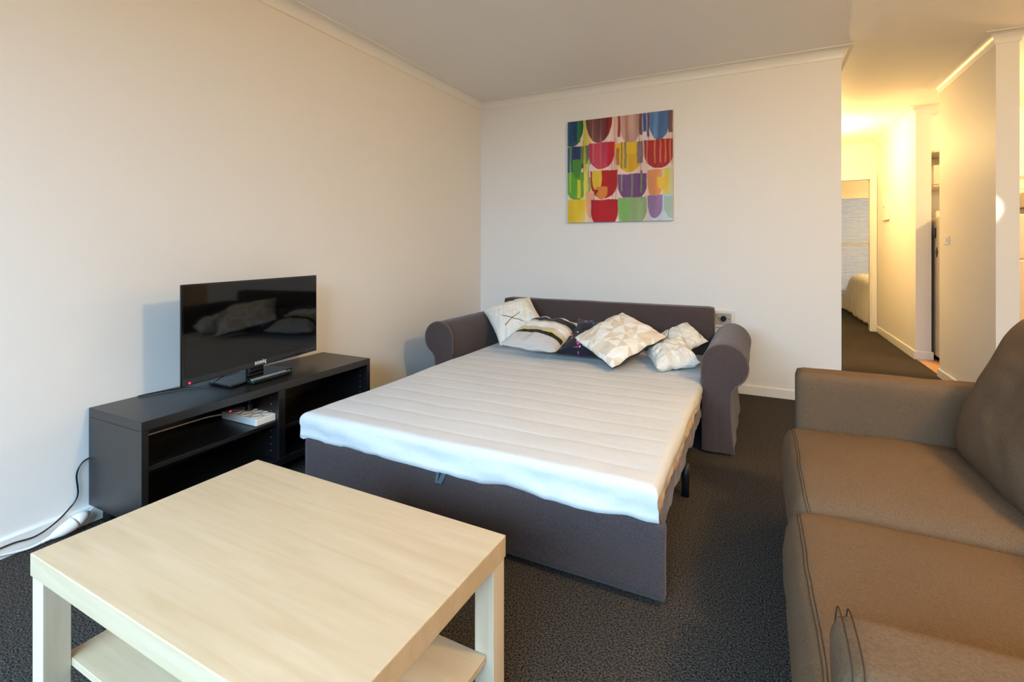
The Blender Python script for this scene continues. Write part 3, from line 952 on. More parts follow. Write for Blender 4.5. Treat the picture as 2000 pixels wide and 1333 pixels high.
def pr_tri(U, V):
    rs = np.random.RandomState(11)
    g = 7
    jx = rs.uniform(-0.28, 0.28, (g + 2, g + 2)); jy = rs.uniform(-0.28, 0.28, (g + 2, g + 2))
    img = np.broadcast_to(lin((222, 206, 184)), U.shape + (3,)).copy()
    wht = lin((240, 236, 226)); mid = lin((228, 218, 200))
    for j in range(g + 1):
        for i in range(g + 1):
            q = [(-1.15 + 2.3 * (i + a + jx[j + b, i + a]) / (g + 1), -1.15 + 2.3 * (j + b + jy[j + b, i + a]) / (g + 1)) for a, b in ((0, 0), (1, 0), (1, 1), (0, 1))]
            trs = ((0, 1, 2), (0, 2, 3)) if rs.rand() < 0.5 else ((0, 1, 3), (1, 2, 3))
            for k, t in enumerate(trs):
                rr = rs.rand()
                if rr < 0.42: cc = wht
                elif rr < 0.55: cc = mid
                else: continue
                p = [q[w] for w in t]
                s = [(p[(w + 1) % 3][0] - p[w][0]) * (V - p[w][1]) - (p[(w + 1) % 3][1] - p[w][1]) * (U - p[w][0]) for w in range(3)]
                m = ((s[0] > 0) & (s[1] > 0) & (s[2] > 0)) | ((s[0] < 0) & (s[1] < 0) & (s[2] < 0))
                img = np.where(m[..., None], cc, img)
    return img
G = 'scatter cushions on the sofa bed'
def floor_at(z):
    def f(Pm, U, V):
        Pm[..., 2] = np.maximum(Pm[..., 2], z)
        return Pm
    return f
# corner order runs round the pad; front = the side facing the room
def cushion(name, corners, thick, front, back, label, seed, seam, **kw):
    c = [Vector(p) for p in corners]
    nr = (c[2] - c[0]).cross(c[3] - c[1])
    cen = sum(c, Vector()) / 4
    flip = nr.dot(Vector((0, 0, 1.12)) - cen) < 0
    o, ring = pad(name, corners, thick, front, back, label, G, seed, flip=flip, **kw)
    tube('seam', ring, 0.0022, seam, o, 5, closed=True)
    return o
pipe_w = mat('cushion_seam_pale', rgb(222, 216, 204), 0.9)
pipe_k = mat('cushion_seam_black', rgb(22, 22, 24), 0.9)
MZ = 0.377
cushion('cushion', [(-1.714, 3.225, 0.400), (-1.44, 3.50, 0.50), (-1.660, 3.62, 0.725), (-2.000, 3.46, 0.625)], 0.19,
        pr_lines(3, [((-0.51, 0.06), (0.15, -0.54)), ((-0.565, -0.42), (0.205, -0.06))]), pr_lines(4, None), 'pale cushion with black cross propped in the left corner of the sofa bed', 1.0, pipe_w, sag=floor_at(MZ))
cushion('cushion', [(-1.60, 3.00, 0.458), (-1.18, 2.98, 0.448), (-1.165, 3.50, 0.545), (-1.50, 3.42, 0.595)], 0.165,
        pr_stripes, pr_plain((206, 208, 212)), 'grey and white cushion with black and yellow stripes', 2.3, pipe_w, pinch=0.05, sag=floor_at(MZ))
cushion('cushion', [(-1.20, 3.04, 0.425), (-0.81, 3.06, 0.425), (-0.90, 3.62, 0.545), (-1.25, 3.62, 0.575)], 0.12,
        pr_dark, pr_plain((24, 26, 40)), 'dark navy cushion with bright scattered shards under the triangle cushion', 3.1, pipe_k, sag=floor_at(MZ))
cushion('cushion', [(-0.785, 2.895, 0.402), (-0.535, 3.30, 0.545), (-0.878, 3.52, 0.655), (-1.14, 3.19, 0.500)], 0.15,
        pr_tri, pr_plain((20, 20, 22)), 'beige cushion with white triangles and black back in the middle', 4.7, pipe_k, pinch=0.05, power=0.45, sag=floor_at(MZ))
cushion('cushion', [(-0.46, 3.30, 0.43), (-0.305, 3.49, 0.506), (-0.455, 3.66, 0.598), (-0.655, 3.50, 0.500)], 0.12,
        pr_lines(7, [((-0.75, 0.55), (-0.2, 0.75)), ((-0.75, 0.2), (-0.25, 0.75)), ((0.75, -0.75), (0.95, -0.3))]), pr_lines(8, None), 'pale cushion with black strokes leaning on the backrest beside the right arm', 5.2, pipe_w, sag=floor_at(MZ))
cushion('cushion', [(-0.545, 3.005, 0.400), (-0.315, 3.16, 0.425), (-0.46, 3.44, 0.530), (-0.685, 3.34, 0.430)], 0.15,
        pr_lines(9, None), pr_lines(10, None), 'crumpled pale cushion with pastel lines in front of the right arm', 6.6, pipe_w, crinkle=1.8, sag=floor_at(MZ))

# ------------------------------------------------------------------ wall art and socket
def art_print(n):
    u = (np.arange(n) + 0.5) / n
    U, V = np.meshgrid(u, u)           # V runs down from the top
    # hand-painted, slightly wandering outlines
    U0, V0 = U, V
    U = U0 + 0.0016 * np.sin(V0 * 31 + 3 * np.sin(U0 * 17)) + 0.0008 * np.sin(V0 * 83 + U0 * 40)
    V = V0 + 0.0024 * np.sin(U0 * 37 + 2 * np.sin(V0 * 13)) + 0.0010 * np.sin(U0 * 120 + 5 * np.sin(V0 * 7))
    rs = np.random.RandomState(2)
    img = np.broadcast_to(lin((236, 206, 196)), U.shape + (3,)).copy()
    nz = np.zeros((n, n))
    for k in range(7):
        f = 9 + 13 * k
        nz += np.sin(U0 * f + rs.uniform(0, 6) + 2.0 * np.sin(V * (2 + k) + k)) / (k + 1.5)
    def put(m, c, a=1.0):
        nonlocal img
        m = np.clip(m, 0, 1)[..., None] * a
        img = img * (1 - m) + lin(c) * m
    def S(d, w=0.006):
        return np.clip(d / w + 0.5, 0, 1)
    def rect(x0, x1, y0, y1, c, a=1.0, w=0.006):
        put(S(U - x0, w) * S(x1 - U, w) * S(V - y0, w) * S(y1 - V, w), c, a)
    def bowl(x0, x1, y0, y1, c, a=1.0, clipx=None, frac=0.62):
        xc = (x0 + x1) / 2; hw = (x1 - x0) / 2
        ym = y1 - (y1 - y0) * frac
        t = np.clip((V - ym) / (y1 - ym), 0, 1)
        half = hw * np.sqrt(np.clip(1 - t ** 2.2, 0, 1))
        m = S(half - np.abs(U - xc)) * S(V - y0) * S(y1 - V)
        if clipx: m = m * S(U - clipx[0]) * S(clipx[1] - U)
        put(m, c, a)
    def shade(x0, x1, y0, y1, amt=0.34, frac=0.62):
        nonlocal img
        xc = (x0 + x1) / 2; hw = (x1 - x0) / 2; ym = y1 - (y1 - y0) * frac
        t = np.clip((V - ym) / (y1 - ym), 0, 1)
        half = hw * np.sqrt(np.clip(1 - t ** 2.2, 0, 1))
        m = (S(half - np.abs(U - xc)) * S(V - y0) * S(y1 - V))[..., None]
        img = img * (1 + m * amt * np.clip(nz, -1, 1)[..., None])
    rect(0.155, 0.245, 0, 0.80, (226, 206, 120)); rect(0.16, 0.19, 0, 0.7, (206, 206, 70))
    rect(0.19, 0.24, 0.0, 0.3, (236, 200, 120)); rect(0.215, 0.235, 0.25, 0.70, (120, 160, 80), 0.8)
    rect(0.73, 0.785, 0.0, 0.30, (226, 222, 226)); rect(0.46, 0.50, 0, 0.7, (226, 176, 160))
    rect(0.22, 0.26, 0.44, 0.56, (226, 216, 226))
    # first row
    bowl(-0.08, 0.162, -0.1, 0.25, (40, 92, 84)); rect(0.02, 0.055, 0, 0.22, (40, 70, 120)); rect(0.10, 0.13, 0, 0.21, (52, 120, 60)); rect(0.06, 0.095, 0, 0.2, (30, 66, 96))
    bowl(0.186, 0.448, -0.2, 0.235, (116, 72, 74)); bowl(0.186, 0.448, -0.2, 0.235, (140, 34, 30), 1, (0.385, 0.45)); rect(0.25, 0.262, 0, 0.2, (150, 100, 80)); rect(0.33, 0.342, 0, 0.21, (160, 90, 80)); shade(0.186, 0.448, -0.2, 0.235)
    bowl(0.50, 0.735, -0.25, 0.275, (186, 148, 136)); rect(0.50, 0.525, 0, 0.2, (140, 60, 46)); rect(0.70, 0.73, 0, 0.2, (130, 84, 88)); rect(0.57, 0.60, 0, 0.25, (176, 124, 104)); shade(0.5, 0.735, -0.2, 0.275, 0.15)
    bowl(0.775, 0.985, -0.25, 0.265, (84, 120, 172)); rect(0.735, 0.768, 0, 0.17, (60, 92, 150)); rect(0.772, 0.793, 0, 0.22, (112, 70, 84)); rect(0.96, 1.0, 0, 0.2, (120, 92, 94)); rect(0.83, 0.87, 0, 0.24, (104, 140, 184)); shade(0.775, 0.985, -0.2, 0.265, 0.15)
    # second row
    bowl(-0.22, 0.215, 0.25, 0.51, (62, 78, 132)); rect(0.135, 0.205, 0.25, 0.42, (120, 150, 74), 0.9); rect(0.16, 0.185, 0.2, 0.45, (210, 206, 70)); rect(0.02, 0.04, 0.25, 0.62, (120, 170, 90)); shade(-0.2, 0.2, 0.25, 0.5)
    bowl(0.215, 0.468, 0.235, 0.49, (186, 62, 92)); bowl(0.215, 0.468, 0.235, 0.49, (190, 34, 44), 1, (0.40, 0.47)); rect(0.255, 0.267, 0.24, 0.43, (206, 120, 96)); rect(0.325, 0.345, 0.2, 0.48, (190, 90, 84)); shade(0.215, 0.468, 0.235, 0.49, 0.12)
    bowl(0.477, 0.74, 0.255, 0.535, (222, 172, 36)); rect(0.485, 0.515, 0.3, 0.46, (176, 110, 50)); rect(0.68, 0.735, 0.26, 0.46, (140, 116, 128)); rect(0.53, 0.545, 0.25, 0.5, (128, 128, 92)); rect(0.562, 0.582, 0.25, 0.5, (128, 128, 96)); rect(0.585, 0.68, 0.255, 0.37, (232, 190, 40), 0.8)
    bowl(0.745, 1.01, 0.255, 0.52, (170, 46, 46)); 
    for x in (0.765, 0.835, 0.885, 0.93, 0.97): rect(x, x + 0.013, 0.26, 0.47, (222, 130, 76), 0.85)
    # third row
    bowl(-0.02, 0.20, 0.505, 0.78, (104, 172, 56)); rect(0.10, 0.135, 0.58, 0.76, (224, 214, 60)); rect(0.02, 0.035, 0.5, 0.7, (160, 200, 90)); rect(0.165, 0.20, 0.5, 0.85, (236, 220, 110)); bowl(0.05, 0.14, 0.38, 0.56, (84, 150, 60))
    bowl(0.234, 0.498, 0.505, 0.775, (176, 34, 34)); bowl(0.25, 0.345, 0.50, 0.70, (226, 186, 60)); bowl(0.29, 0.40, 0.66, 0.78, (214, 130, 60)); put(S(0.025 - np.hypot(U - 0.285, (V - 0.70) * 1.4)), (150, 30, 30))
    bowl(0.50, 0.77, 0.555, 0.805, (116, 80, 124)); rect(0.53, 0.545, 0.555, 0.72, (140, 136, 130)); rect(0.625, 0.645, 0.555, 0.79, (140, 136, 130)); rect(0.71, 0.73, 0.53, 0.74, (140, 140, 120)); shade(0.5, 0.77, 0.555, 0.805, 0.12)
    bowl(0.775, 0.91, 0.53, 0.80, (226, 150, 96)); rect(0.905, 1.0, 0.52, 0.78, (206, 206, 150)); rect(0.93, 0.965, 0.53, 0.76, (232, 200, 60)); bowl(0.86, 0.96, 0.6, 0.72, (232, 190, 70))
    # fourth row
    rect(0.905, 1.0, 0.76, 1.0, (186, 206, 214)); rect(0.78, 1.0, 0.92, 1.0, (206, 216, 226))
    bowl(-0.10, 0.185, 0.775, 1.12, (236, 200, 52)); rect(0.13, 0.2, 0.9, 1, (236, 214, 130), 0.5)
    bowl(0.186, 0.27, 0.70, 0.96, (232, 172, 138)); 
    bowl(0.239, 0.502, 0.785, 1.06, (176, 28, 36))
    bowl(0.502, 0.77, 0.775, 1.04, (150, 176, 124)); bowl(0.502, 0.62, 0.78, 1.05, (130, 188, 100), 0.8)
    bowl(0.778, 0.91, 0.765, 0.975, (152, 122, 168)); bowl(0.925, 1.1, 0.78, 0.985, (164, 190, 170), 0.8)
    # drips
    for x, y0, y1 in ((0.16, 0.2, 0.6), (0.43, 0.22, 0.30), (0.44, 0.44, 0.51), (0.47, 0.2, 0.45), (0.70, 0.2, 0.3), (0.715, 0.4, 0.56), (0.782, 0.2, 0.27), (0.45, 0.74, 0.79), (0.48, 0.7, 0.8), (0.27, 0.72, 0.8), (0.72, 0.7, 0.8), (0.99, 0.2, 0.5), (0.21, 0.5, 0.62)):
        rect(x, x + 0.005, y0, y1, (120, 60, 60), 0.7, 0.004)
    return np.clip(img * 0.93 * (1 + 0.13 * np.clip(nz, -1, 1)[..., None]), 0, 1)

AX0, AX1, AZ0, AZ1 = -1.535, -0.63, 1.345, 2.246
art = thing('painting', 'square abstract canvas of colourful dripping bowls on the back wall', 'painting', ((AX0 + AX1) / 2, YB, (AZ0 + AZ1) / 2))
hw = (AX1 - AX0) / 2; hh = (AZ1 - AZ0) / 2
box('canvas_frame', -hw, hw, -0.030, -0.001, -hh, hh, mat('canvas_edge', rgb(206, 196, 188), 0.7), art, 0.002, 1)
n = 280
xs = np.linspace(-hw + 0.001, hw - 0.001, n + 1); zs = np.linspace(hh - 0.001, -hh + 0.001, n + 1)
vv = [(float(x), -0.0315, float(z)) for z in zs for x in xs]
ff = [(j * (n + 1) + i, (j + 1) * (n + 1) + i, (j + 1) * (n + 1) + i + 1, j * (n + 1) + i + 1) for j in range(n) for i in range(n)]
me = bpy.data.meshes.new('painted_face'); me.from_pydata(vv, [], ff); me.update()
cl = np.repeat(art_print(n).reshape(-1, 3), 4, axis=0)
cl = np.concatenate([cl, np.ones((len(cl), 1))], axis=1).astype(np.float32)
me.color_attributes.new('print', 'FLOAT_COLOR', 'CORNER').data.foreach_set('color', cl.ravel())
link('painted_face', me, M['canvas'], art)

so = thing('wall_socket', 'wide wall socket in a white frame right of the sofa bed back', 'socket', (-0.30, YB, 0.566))
box('frame', -0.13, 0.128, -0.016, -0.001, -0.066, 0.066, M['white_plastic'], so, 0.004)
box('plate', -0.108, 0.103, -0.019, -0.016, -0.045, 0.045, M['grey_plastic'], so, 0.002)
cyl('plug', (0.048, -0.019, 0.006), 0.021, -0.022, M['plastic_black'], so, 20, 'y')
for a, b in ((0.011, 0.008), (0.085, 0.003)):
    box('marking', a - 0.008, a + 0.008, -0.0197, -0.019, b - 0.0015, b + 0.0015, M['plastic_black'], so)
cyl('indicator', (-0.006, -0.019, 0.026), 0.004, -0.002, M['plastic_black'], so, 10, 'y')

# ------------------------------------------------------------------ television bench
TX0, TX1, TY0, TY1, TZ = XL + 0.016, -2.05, 1.022, 2.225, 0.472
tb = thing('tv_bench', 'long low black-brown television bench with open compartments', 'tv bench', (TX0, TY0, 0))
DWd = TX1 - TX0; LN = TY1 - TY0
box('top', 0, DWd, 0, LN, TZ - 0.036, TZ, M['black'], tb, 0.0015, 1)
box('side_panel', 0, DWd, 0, 0.024, 0.078, TZ - 0.0365, M['black'], tb, 0.001, 1)
box('side_panel', 0, DWd, LN - 0.024, LN, 0.078, TZ - 0.0365, M['black'], tb, 0.001, 1)
dv_ = 0.585
box('divider', 0.012, DWd, dv_, dv_ + 0.038, 0.112, TZ - 0.0365, M['black'], tb, 0.001, 1)
box('bottom', 0, DWd, 0.0245, LN - 0.0245, 0.078, 0.112, M['black'], tb, 0.001, 1)
box('back_panel', 0.0, 0.010, 0.0245, LN - 0.0245, 0.1125, TZ - 0.0365, M['black'], tb)
box('shelf', 0.012, DWd - 0.012, 0.025, dv_ - 0.001, 0.276, 0.294, M['black'], tb, 0.001, 1)
box('shelf', 0.012, DWd - 0.012, dv_ + 0.0385, LN - 0.025, 0.240, 0.258, M['black'], tb, 0.001, 1)
for x in (0.03, DWd - 0.09):
    for y in (0.035, dv_ - 0.02, LN - 0.095):
        box('leg', x, x + 0.06, y, y + 0.06, 0.0, 0.0775, M['black'], tb)
for yy_, sg in ((dv_ - 0.0006, 1), (LN - 0.0246, 1)):
    for xx_ in (0.07, DWd - 0.055):
        for k in range(9):
            z = 0.145 + k * 0.032
            if abs(z - 0.285) < 0.02 and sg == 1 and yy_ < 1: continue
            cyl('peg_hole', (xx_, yy_, z), 0.0028, 0.0006, M['hole'], tb, 8, 'y')

# television
tlx, tly, trx, try_ = -2.177, 1.236, -2.280, 2.038
ang = math.atan2(try_ - tly, trx - tlx) - math.pi / 2
TVW = math.hypot(trx - tlx, try_ - tly)
tv = thing('television', 'flat black television on the black bench', 'television', ((tlx + trx) / 2, (tly + try_) / 2, TZ), ang)
zb, zt = 0.531 - TZ, 0.965 - TZ
hw = TVW / 2
box('back_cover', -0.042, -0.010, -hw + 0.07, hw - 0.07, zb + 0.03, zt - 0.06, M['plastic_black'], tv, 0.008)
box('bezel', -0.012, 0.0, -hw, hw, zb, zt, M['plastic_gloss'], tv, 0.003)
box('screen', -0.001, 0.0012, -hw + 0.010, hw - 0.010, zb + 0.034, zt - 0.010, M['screen'], tv)
box('chin_line', -0.001, 0.0016, -hw + 0.012, hw - 0.012, zb + 0.030, zb + 0.032, M['plastic_black'], tv)
cyl('standby_light', (0.0, -hw + 0.035, zb + 0.011), 0.0045, 0.003, M['led_red'], tv, 12, 'x')
# lettering
cu = bpy.data.curves.new('logo', 'FONT'); cu.body = 'soniq'; cu.size = 0.030; cu.extrude = 0.0006; cu.align_x = 'CENTER'; cu.offset = 0.0006; cu.space_character = 1.08
to = bpy.data.objects.new('logo_curve', cu); COL.objects.link(to)
bpy.context.view_layer.update()
tm = bpy.data.meshes.new_from_object(to.evaluated_get(bpy.context.evaluated_depsgraph_get()))
bpy.data.objects.remove(to, do_unlink=True)
tm.transform(Matrix(((0, 0, 1, 0.0012), (1, 0, 0, 0.005), (0, 1, 0, zb + 0.013), (0, 0, 0, 1))))
link('logo', tm, M['logo'], tv)
# stand
box('stand_neck', -0.045, -0.018, -0.045, 0.045, 0.014, zb + 0.05, M['plastic_gloss'], tv, 0.004)
bm = bmesh.new()
bm_box(bm, -0.13, 0.028, -0.19, 0.19, 0.002, 0.014, 0.004, 2)
for v in bm.verts:
    v.co.y *= 1 - 0.10 * (0.028 - v.co.x) / 0.2
done(bm, 'stand_base', M['plastic_gloss'], tv)

rc = thing('remote_control', 'slim black remote control with grey keys before the television', 'remote control', (-2.172, 1.655, TZ + 0.001), math.radians(4))
box('shell', -0.022, 0.022, -0.118, 0.118, 0.0, 0.016, M['plastic_black'], rc, 0.005)
bm = bmesh.new(); bm_box(bm, -0.004, 0.004, -0.004, 0.004, 0, 0.002, 0.0008, 1)
k0 = done(bm, 'button', M['key'], rc); k = 0
for j in range(15):
    for i in range(3):
        if 6 <= j <= 7 and i == 1: continue
        o = k0 if k == 0 else k0.copy()
        if k: COL.objects.link(o); o.parent = rc
        o.location = (-0.012 + 0.012 * i, -0.10 + 0.0135 * j, 0.016); k += 1
cyl('navigation_ring', (0, -0.012, 0.016), 0.010, 0.0025, M['key'], rc, 16)
for y, mm in ((-0.112, 'key_green'), (0.108, 'key_green'), (0.098, 'key_red')):
    cyl('button', (0.010 if mm != 'key_red' else -0.010, y, 0.0155), 0.0045, 0.003, M[mm], rc, 12)

# power board with plug
SH = 0.294
pbd = thing('power_board', 'white power board with round sockets on the bench shelf', 'power board', (-2.205, 1.572, SH + 0.0005), math.radians(0))
box('case', -0.125, 0.13, -0.065, 0.055, 0.0, 0.034, M['white_plastic'], pbd, 0.005)
for i in range(3):
    for j in range(2):
        x, y = -0.06 + i * 0.075, -0.033 + j * 0.056
        bm = bmesh.new(); bm_tube(bm, [(x + 0.022 * math.cos(a), y + 0.022 * math.sin(a), 0.0345) for a in [2 * math.pi * q / 20 for q in range(20)]], 0.0022, 6, True)
        s_ = done(bm, 'socket_ring', M['white_plastic'], pbd, True)
        for dx, dy in ((-0.006, 0.007), (0.006, 0.007), (0, -0.008)):
            box('pin_slot', x + dx - 0.0012, x + dx + 0.0012, y + dy - 0.004, y + dy + 0.004, 0.0338, 0.0344, M['plastic_black'], s_)
cyl('power_light', (-0.085, -0.045, 0.034), 0.005, 0.003, M['led_red'], pbd, 12)
tube('lead', smooth_path([(-0.12, -0.05, 0.018), (-0.14, -0.12, 0.022), (-0.15, -0.22, 0.02), (-0.165, -0.40, 0.015), (-0.17, -0.53, 0.012)], 6), 0.0035, M['white_plastic'], pbd)
pg = thing('plug_adapter', 'round black plug standing in the white power board', 'plug', (-2.232, 1.585, SH + 0.0375))
cyl('plug_body', (0, 0, 0), 0.021, 0.03, M['plastic_black'], pg, 20, r2=0.017)
tube('cord', smooth_path([(0, 0, 0.028), (0, 0.002, 0.06), (-0.01, 0.004, 0.085), (-0.06, 0.02, 0.098), (-0.17, 0.03, 0.085)], 6), 0.0065, M['plastic_black'], pg)

# leads on the wall and floor
tag(tube('black_cord', smooth_path([(-2.415, 1.19, 0.476), (-2.40, 1.26, 0.478), (-2.36, 1.36, 0.478), (-2.30, 1.43, 0.482), (-2.26, 1.50, 0.53)], 8), 0.0028, M['plastic_black'], None, 6), 'thin black cord lying on the bench behind the television', 'cord')
tag(tube('black_cord', smooth_path([(-2.437, 1.05, 0.27), (-2.439, 1.006, 0.258), (-2.440, 0.985, 0.215), (-2.440, 0.988, 0.13), (-2.438, 0.955, 0.085), (-2.425, 0.90, 0.055), (-2.425, 0.85, 0.040), (-2.43, 0.79, 0.045), (-2.432, 0.73, 0.038), (-2.43, 0.66, 0.012), (-2.43, 0.5, 0.006)], 8), 0.003, M['plastic_black'], None, 6), 'thin black cord hanging down the wall left of the bench', 'cord')
ex = thing('extension_plug', 'white extension lead and plug lying against the baseboard', 'plug', (-2.40, 0.93, 0))
tube('plug', smooth_path([(-0.012, -0.062, 0.014), (-0.008, -0.04, 0.020), (-0.002, -0.01, 0.030), (0.0, 0.02, 0.040), (0.0, 0.034, 0.046)], 4), [0.006] * 3 + [0.008] * 2 + [0.012, 0.015, 0.018, 0.021, 0.023, 0.024, 0.025, 0.026, 0.026, 0.026, 0.026, 0.022], M['white_plastic'], ex, 14)
tube('socket_end', [(0.0, 0.034, 0.046), (-0.002, 0.04, 0.048), (-0.004, 0.065, 0.056), (-0.008, 0.082, 0.061)], [0.022, 0.025, 0.020, 0.006], M['white_plastic'], ex, 14)
tube('lead', smooth_path([(-0.012, -0.060, 0.014), (-0.016, -0.10, 0.010), (-0.026, -0.16, 0.018), (-0.03, -0.22, 0.03), (-0.03, -0.3, 0.02), (-0.02, -0.45, 0.006)], 6), 0.0045, M['white_plastic'], ex)
tube('lead', smooth_path([(-0.008, 0.080, 0.061), (-0.014, 0.10, 0.068), (-0.022, 0.13, 0.078), (-0.026, 0.20, 0.080)], 5), 0.004, M['white_plastic'], ex)

# ------------------------------------------------------------------ coffee table
ct = thing('coffee_table', 'low birch coffee table with square legs and lower shelf', 'coffee table', (-0.981, 0.760, 0), math.radians(-0.9))
LX, LY = 0.447, 0.272
box('top', -LX, LX, -LY, LY, 0.40, 0.45, M['birch'], ct, 0.0022, 2)
for sx in (-1, 1):
    for sy in (-1, 1):
        x0, x1 = sorted((sx * (LX - 0.003), sx * (LX - 0.053))); y0, y1 = sorted((sy * (LY - 0.003), sy * (LY - 0.053)))
        box('leg', x0, x1, y0, y1, 0.0, 0.3995, M['birch_v'], ct, 0.0018, 2)
bm = bmesh.new()
bm_box(bm, -LX + 0.030, LX - 0.020, -LY + 0.054, LY - 0.054, 0.182, 0.200, 0.001, 1)
box('shelf', -LX + 0.022, LX - 0.022, -LY + 0.0535, LY - 0.0535, 0.183, 0.200, M['birch'], ct, 0.001, 1)
bm.free()

# ------------------------------------------------------------------ brown sofa on the right
sf = thing('sofa', 'brown fabric sofa with plump loose seat and back cushions', 'sofa', (0.55, 1.53, 0))
SORG = (0.55, 1.53, 0)
def sp(o): return rel(o, SORG)
FY0, FY1 = 0.815, 2.245      # inner faces of the arms
sp(soft_box('far_arm', 0.128, 1.02, FY1, FY1 + 0.13, 0.05, 0.632, M['sofafab'], sf, 0.026, (26, 8, 18), 0.006, 4, seed=3)).name = 'arm'
def near_arm():
    o = soft_box('arm', 0.082, 1.02, FY0 - 0.14, FY0, 0.05, 0.632, M['sofafab'], sf, 0.03, (26, 8, 18), 0.004, 4, seed=8)
    return sp(o)
na = near_arm()
sp(soft_box('base', 0.10, 1.0, FY0 + 0.001, FY1 - 0.001, 0.05, 0.24, M['sofafab'], sf, 0.02, (20, 30, 6), 0.004, 4))
sp(soft_box('back', 0.86, 1.02, FY0 + 0.001, FY1 - 0.001, 0.241, 0.72, M['sofafab'], sf, 0.04, (6, 30, 12), 0.005, 4))
for x in (0.16, 0.94):
    for y in (FY0 - 0.08, FY1 + 0.07):
        sp(box('leg', x - 0.025, x + 0.025, y - 0.025, y + 0.025, 0.0, 0.05, M['plastic_black'], sf))

def seat_cushion(y0, y1, seed, front):
    """box cushion with crowned top and rounded front edge, section x-z swept along y"""
    ny, nu = 44, 60
    zb_, zt_ = 0.242, 0.414
    x0, x1 = front, 0.84
    verts = []; faces = []
    sec = []
    r = 0.045
    # section: bottom-back -> bottom-front -> up front -> top -> back
    sec.append((x1, zb_)); 
    for k in range(8): sec.append((x1 + (x0 + 0.02 - x1) * (k + 1) / 8, zb_))
    for k in range(1, 9): sec.append((x0 - 0.014 * math.sin(math.pi * k / 9), zb_ + (zt_ - r - zb_) * k / 8))
    for k in range(1, 7):
        a = math.pi - k / 6 * math.pi / 2
        sec.append((x0 + r + r * math.cos(a), zt_ - r + r * math.sin(a)))
    for k in range(1, 31): sec.append((x0 + r + (x1 - x0 - 2 * r) * k / 30, zt_))
    for k in range(1, 5):
        a = math.pi / 2 - k / 4 * math.pi / 2
        sec.append((x1 - r + r * math.cos(a), zt_ - r + r * math.sin(a)))
    ns = len(sec)
    cxm, czm = (x0 + x1) / 2, (zb_ + zt_) / 2
    for j in range(ny + 1):
        t = -1 + 2 * j / ny
        y = y0 + (y1 - y0) * (t + 1) / 2
        e = 1 - (max(0.0, abs(t) - 0.80) / 0.20) ** 2
        sc = math.sqrt(max(e, 0.0))
        crown = (1 - abs(t) ** 4.0)
        for x, z in sec:
            ux = (x - x0) / (x1 - x0)
            z2 = z
            if z > zt_ - r - 0.001:
                z2 = z + 0.050 * crown * (max(0, math.sin(math.pi * min(1, max(0, ux * 0.80 + 0.16))))) ** 0.8
            zz2 = z2 - (z2 - zb_) * 0.24 * (1 - sc) if z2 > czm else z2
            xx2 = x + (0.022 * (1 - sc) if ux < 0.2 else 0)
            w = 0.005 * fbm(xx2 * 3 + seed, y * 3, z2 * 3) + 0.0018 * fbm(xx2 * 11 + seed, y * 11, z2 * 9)
            verts.append((xx2 - w * (1 if ux < 0.1 else 0), y, zz2 + (w if z2 > czm else 0)))
    for j in range(ny):
        for i in range(ns):
            a = j * ns + i; b = j * ns + (i + 1) % ns
            faces.append((a, b, b + ns, a + ns))
    faces.append(tuple(range(ns))); faces.append(tuple(range(ny * ns, ny * ns + ns)))
    me = bpy.data.meshes.new('seat_cushion'); me.from_pydata(verts, [], faces); me.update()
    bm = bmesh.new(); bm.from_mesh(me)
    bmesh.ops.triangulate(bm, faces=[f for f in bm.faces if len(f.verts) > 4]); bmesh.ops.recalc_face_normals(bm, faces=bm.faces[:]); bm.to_mesh(me); bm.free()
    o = sp(auto_smooth(link('seat_cushion', me, M['sofafab'], sf), 60))
    # twin stitched seams where the top meets the front
    for off in (0.0, 0.007):
        idx = 8 + 8 + 4
        pts = []
        for j in range(1, ny):
            v0 = Vector(verts[j * ns + idx]); v1 = Vector(verts[j * ns + idx + 1])
            p = v0.lerp(v1, off / 0.012)
            pts.append((p.x - 0.55 - 0.0002, p.y - 1.53, p.z + 0.0002))
        tube('seam', pts, 0.0009, M['sofaseam'], o, 5)
    return o
MIDY = 1.545
seat_cushion(MIDY + 0.002, FY1 - 0.006, 1.0, 0.088)
seat_cushion(FY0 + 0.006, MIDY - 0.002, 4.0, 0.066)
# piping on the near arm front
for dx in (0.010, 0.022):
    pts = [(0.082 + dx, FY0 - 0.012 + 0.012 * math.sin(k), 0) for k in (0,)]
    path = [(0.082 + dx, FY0 + 0.0012, 0.10), (0.082 + dx, FY0 + 0.0015, 0.35), (0.082 + dx, FY0 + 0.001, 0.55), (0.082 + dx + 0.002, FY0 - 0.004, 0.615), (0.082 + dx + 0.004, FY0 - 0.025, 0.6335), (0.082 + dx + 0.004, FY0 - 0.115, 0.6335), (0.082 + dx + 0.002, FY0 - 0.138, 0.60), (0.082 + dx, FY0 - 0.141, 0.5), (0.082 + dx, FY0 - 0.141, 0.10)]
    tube('seam', [(a - 0.55, b - 1.53, c_) for a, b, c_ in smooth_path(path, 6)], 0.0010, M['sofaseam'], na, 5)

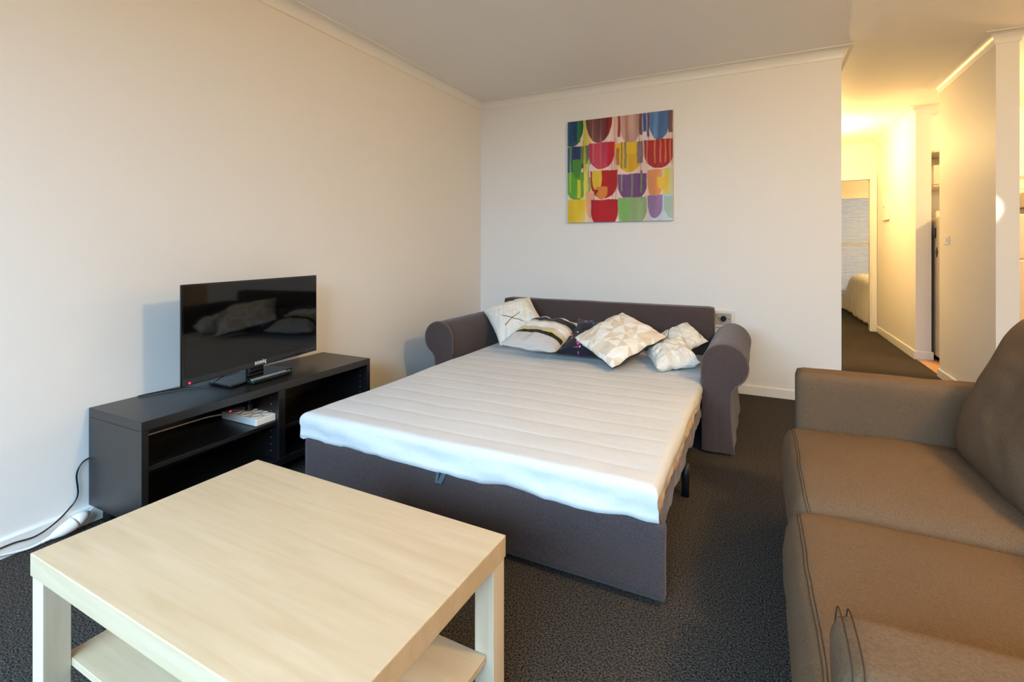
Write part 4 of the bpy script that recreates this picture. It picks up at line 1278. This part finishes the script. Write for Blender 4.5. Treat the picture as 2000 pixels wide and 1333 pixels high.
def back_cushion(y0, y1, seed):
    n = 44
    u = np.linspace(-1, 1, n + 1)
    hw_, hh_ = (y1 - y0) / 2, 0.265
    cx, cy, cz = 0.73, (y0 + y1) / 2, 0.655
    lean = math.radians(17)
    verts = []; faces = []
    def pos(uu, vv, side):
        a = uu * (1 - 0.05 * (1 - vv * vv)); b = vv * (1 - 0.05 * (1 - uu * uu))
        H = ((1 - abs(uu) ** 3.0) * (1 - abs(vv) ** 3.0))
        H = max(H, 0) ** 0.42
        th = 0.125 * (1 - 0.25 * vv) 
        d = side * th * H * (1 + 0.10 * fbm(uu * 1.5 + seed, vv * 1.5, side))
        rr = 1 - 0.06 * (abs(uu) * abs(vv)) ** 3
        y = a * hw_ * rr; z = b * hh_ * rr - 0.012 * (1 - uu * uu) * (1 if vv < 0 else -1.5)
        # local frame: normal leans back
        x = d * math.cos(lean) + z * math.sin(lean)
        zz = -d * math.sin(lean) * -1 * -1 + z * math.cos(lean)
        return (cx + x - 0.55, cy + y - 1.53, cz + zz)
    front = {}
    for s in (-1, 1):
        for j in range(n + 1):
            for i in range(n + 1):
                bd = i in (0, n) or j in (0, n)
                if s == 1 and bd:
                    front[(s, j, i)] = front[(-1, j, i)]; continue
                front[(s, j, i)] = len(verts)
                verts.append(pos(u[i], u[j], s))
    for s in (-1, 1):
        for j in range(n):
            for i in range(n):
                q = [front[(s, j, i)], front[(s, j, i + 1)], front[(s, j + 1, i + 1)], front[(s, j + 1, i)]]
                faces.append(q)
    me = bpy.data.meshes.new('back_cushion'); me.from_pydata(verts, [], faces); me.update()
    bm = bmesh.new(); bm.from_mesh(me); bmesh.ops.recalc_face_normals(bm, faces=bm.faces[:]); bm.to_mesh(me); bm.free()
    o = link('back_cushion', me, M['sofafab'], sf, True)
    ring = [verts[front[(-1, 0, i)]] for i in range(n)] + [verts[front[(-1, j, n)]] for j in range(n)] + [verts[front[(-1, n, i)]] for i in range(n, 0, -1)] + [verts[front[(-1, j, 0)]] for j in range(n, 0, -1)]
    tube('seam', ring, 0.004, M['sofafab'], o, 6, closed=True)
    return o
back_cushion(MIDY + 0.005, FY1 - 0.015, 2.0)
back_cushion(FY0 + 0.015, MIDY - 0.005, 6.0)
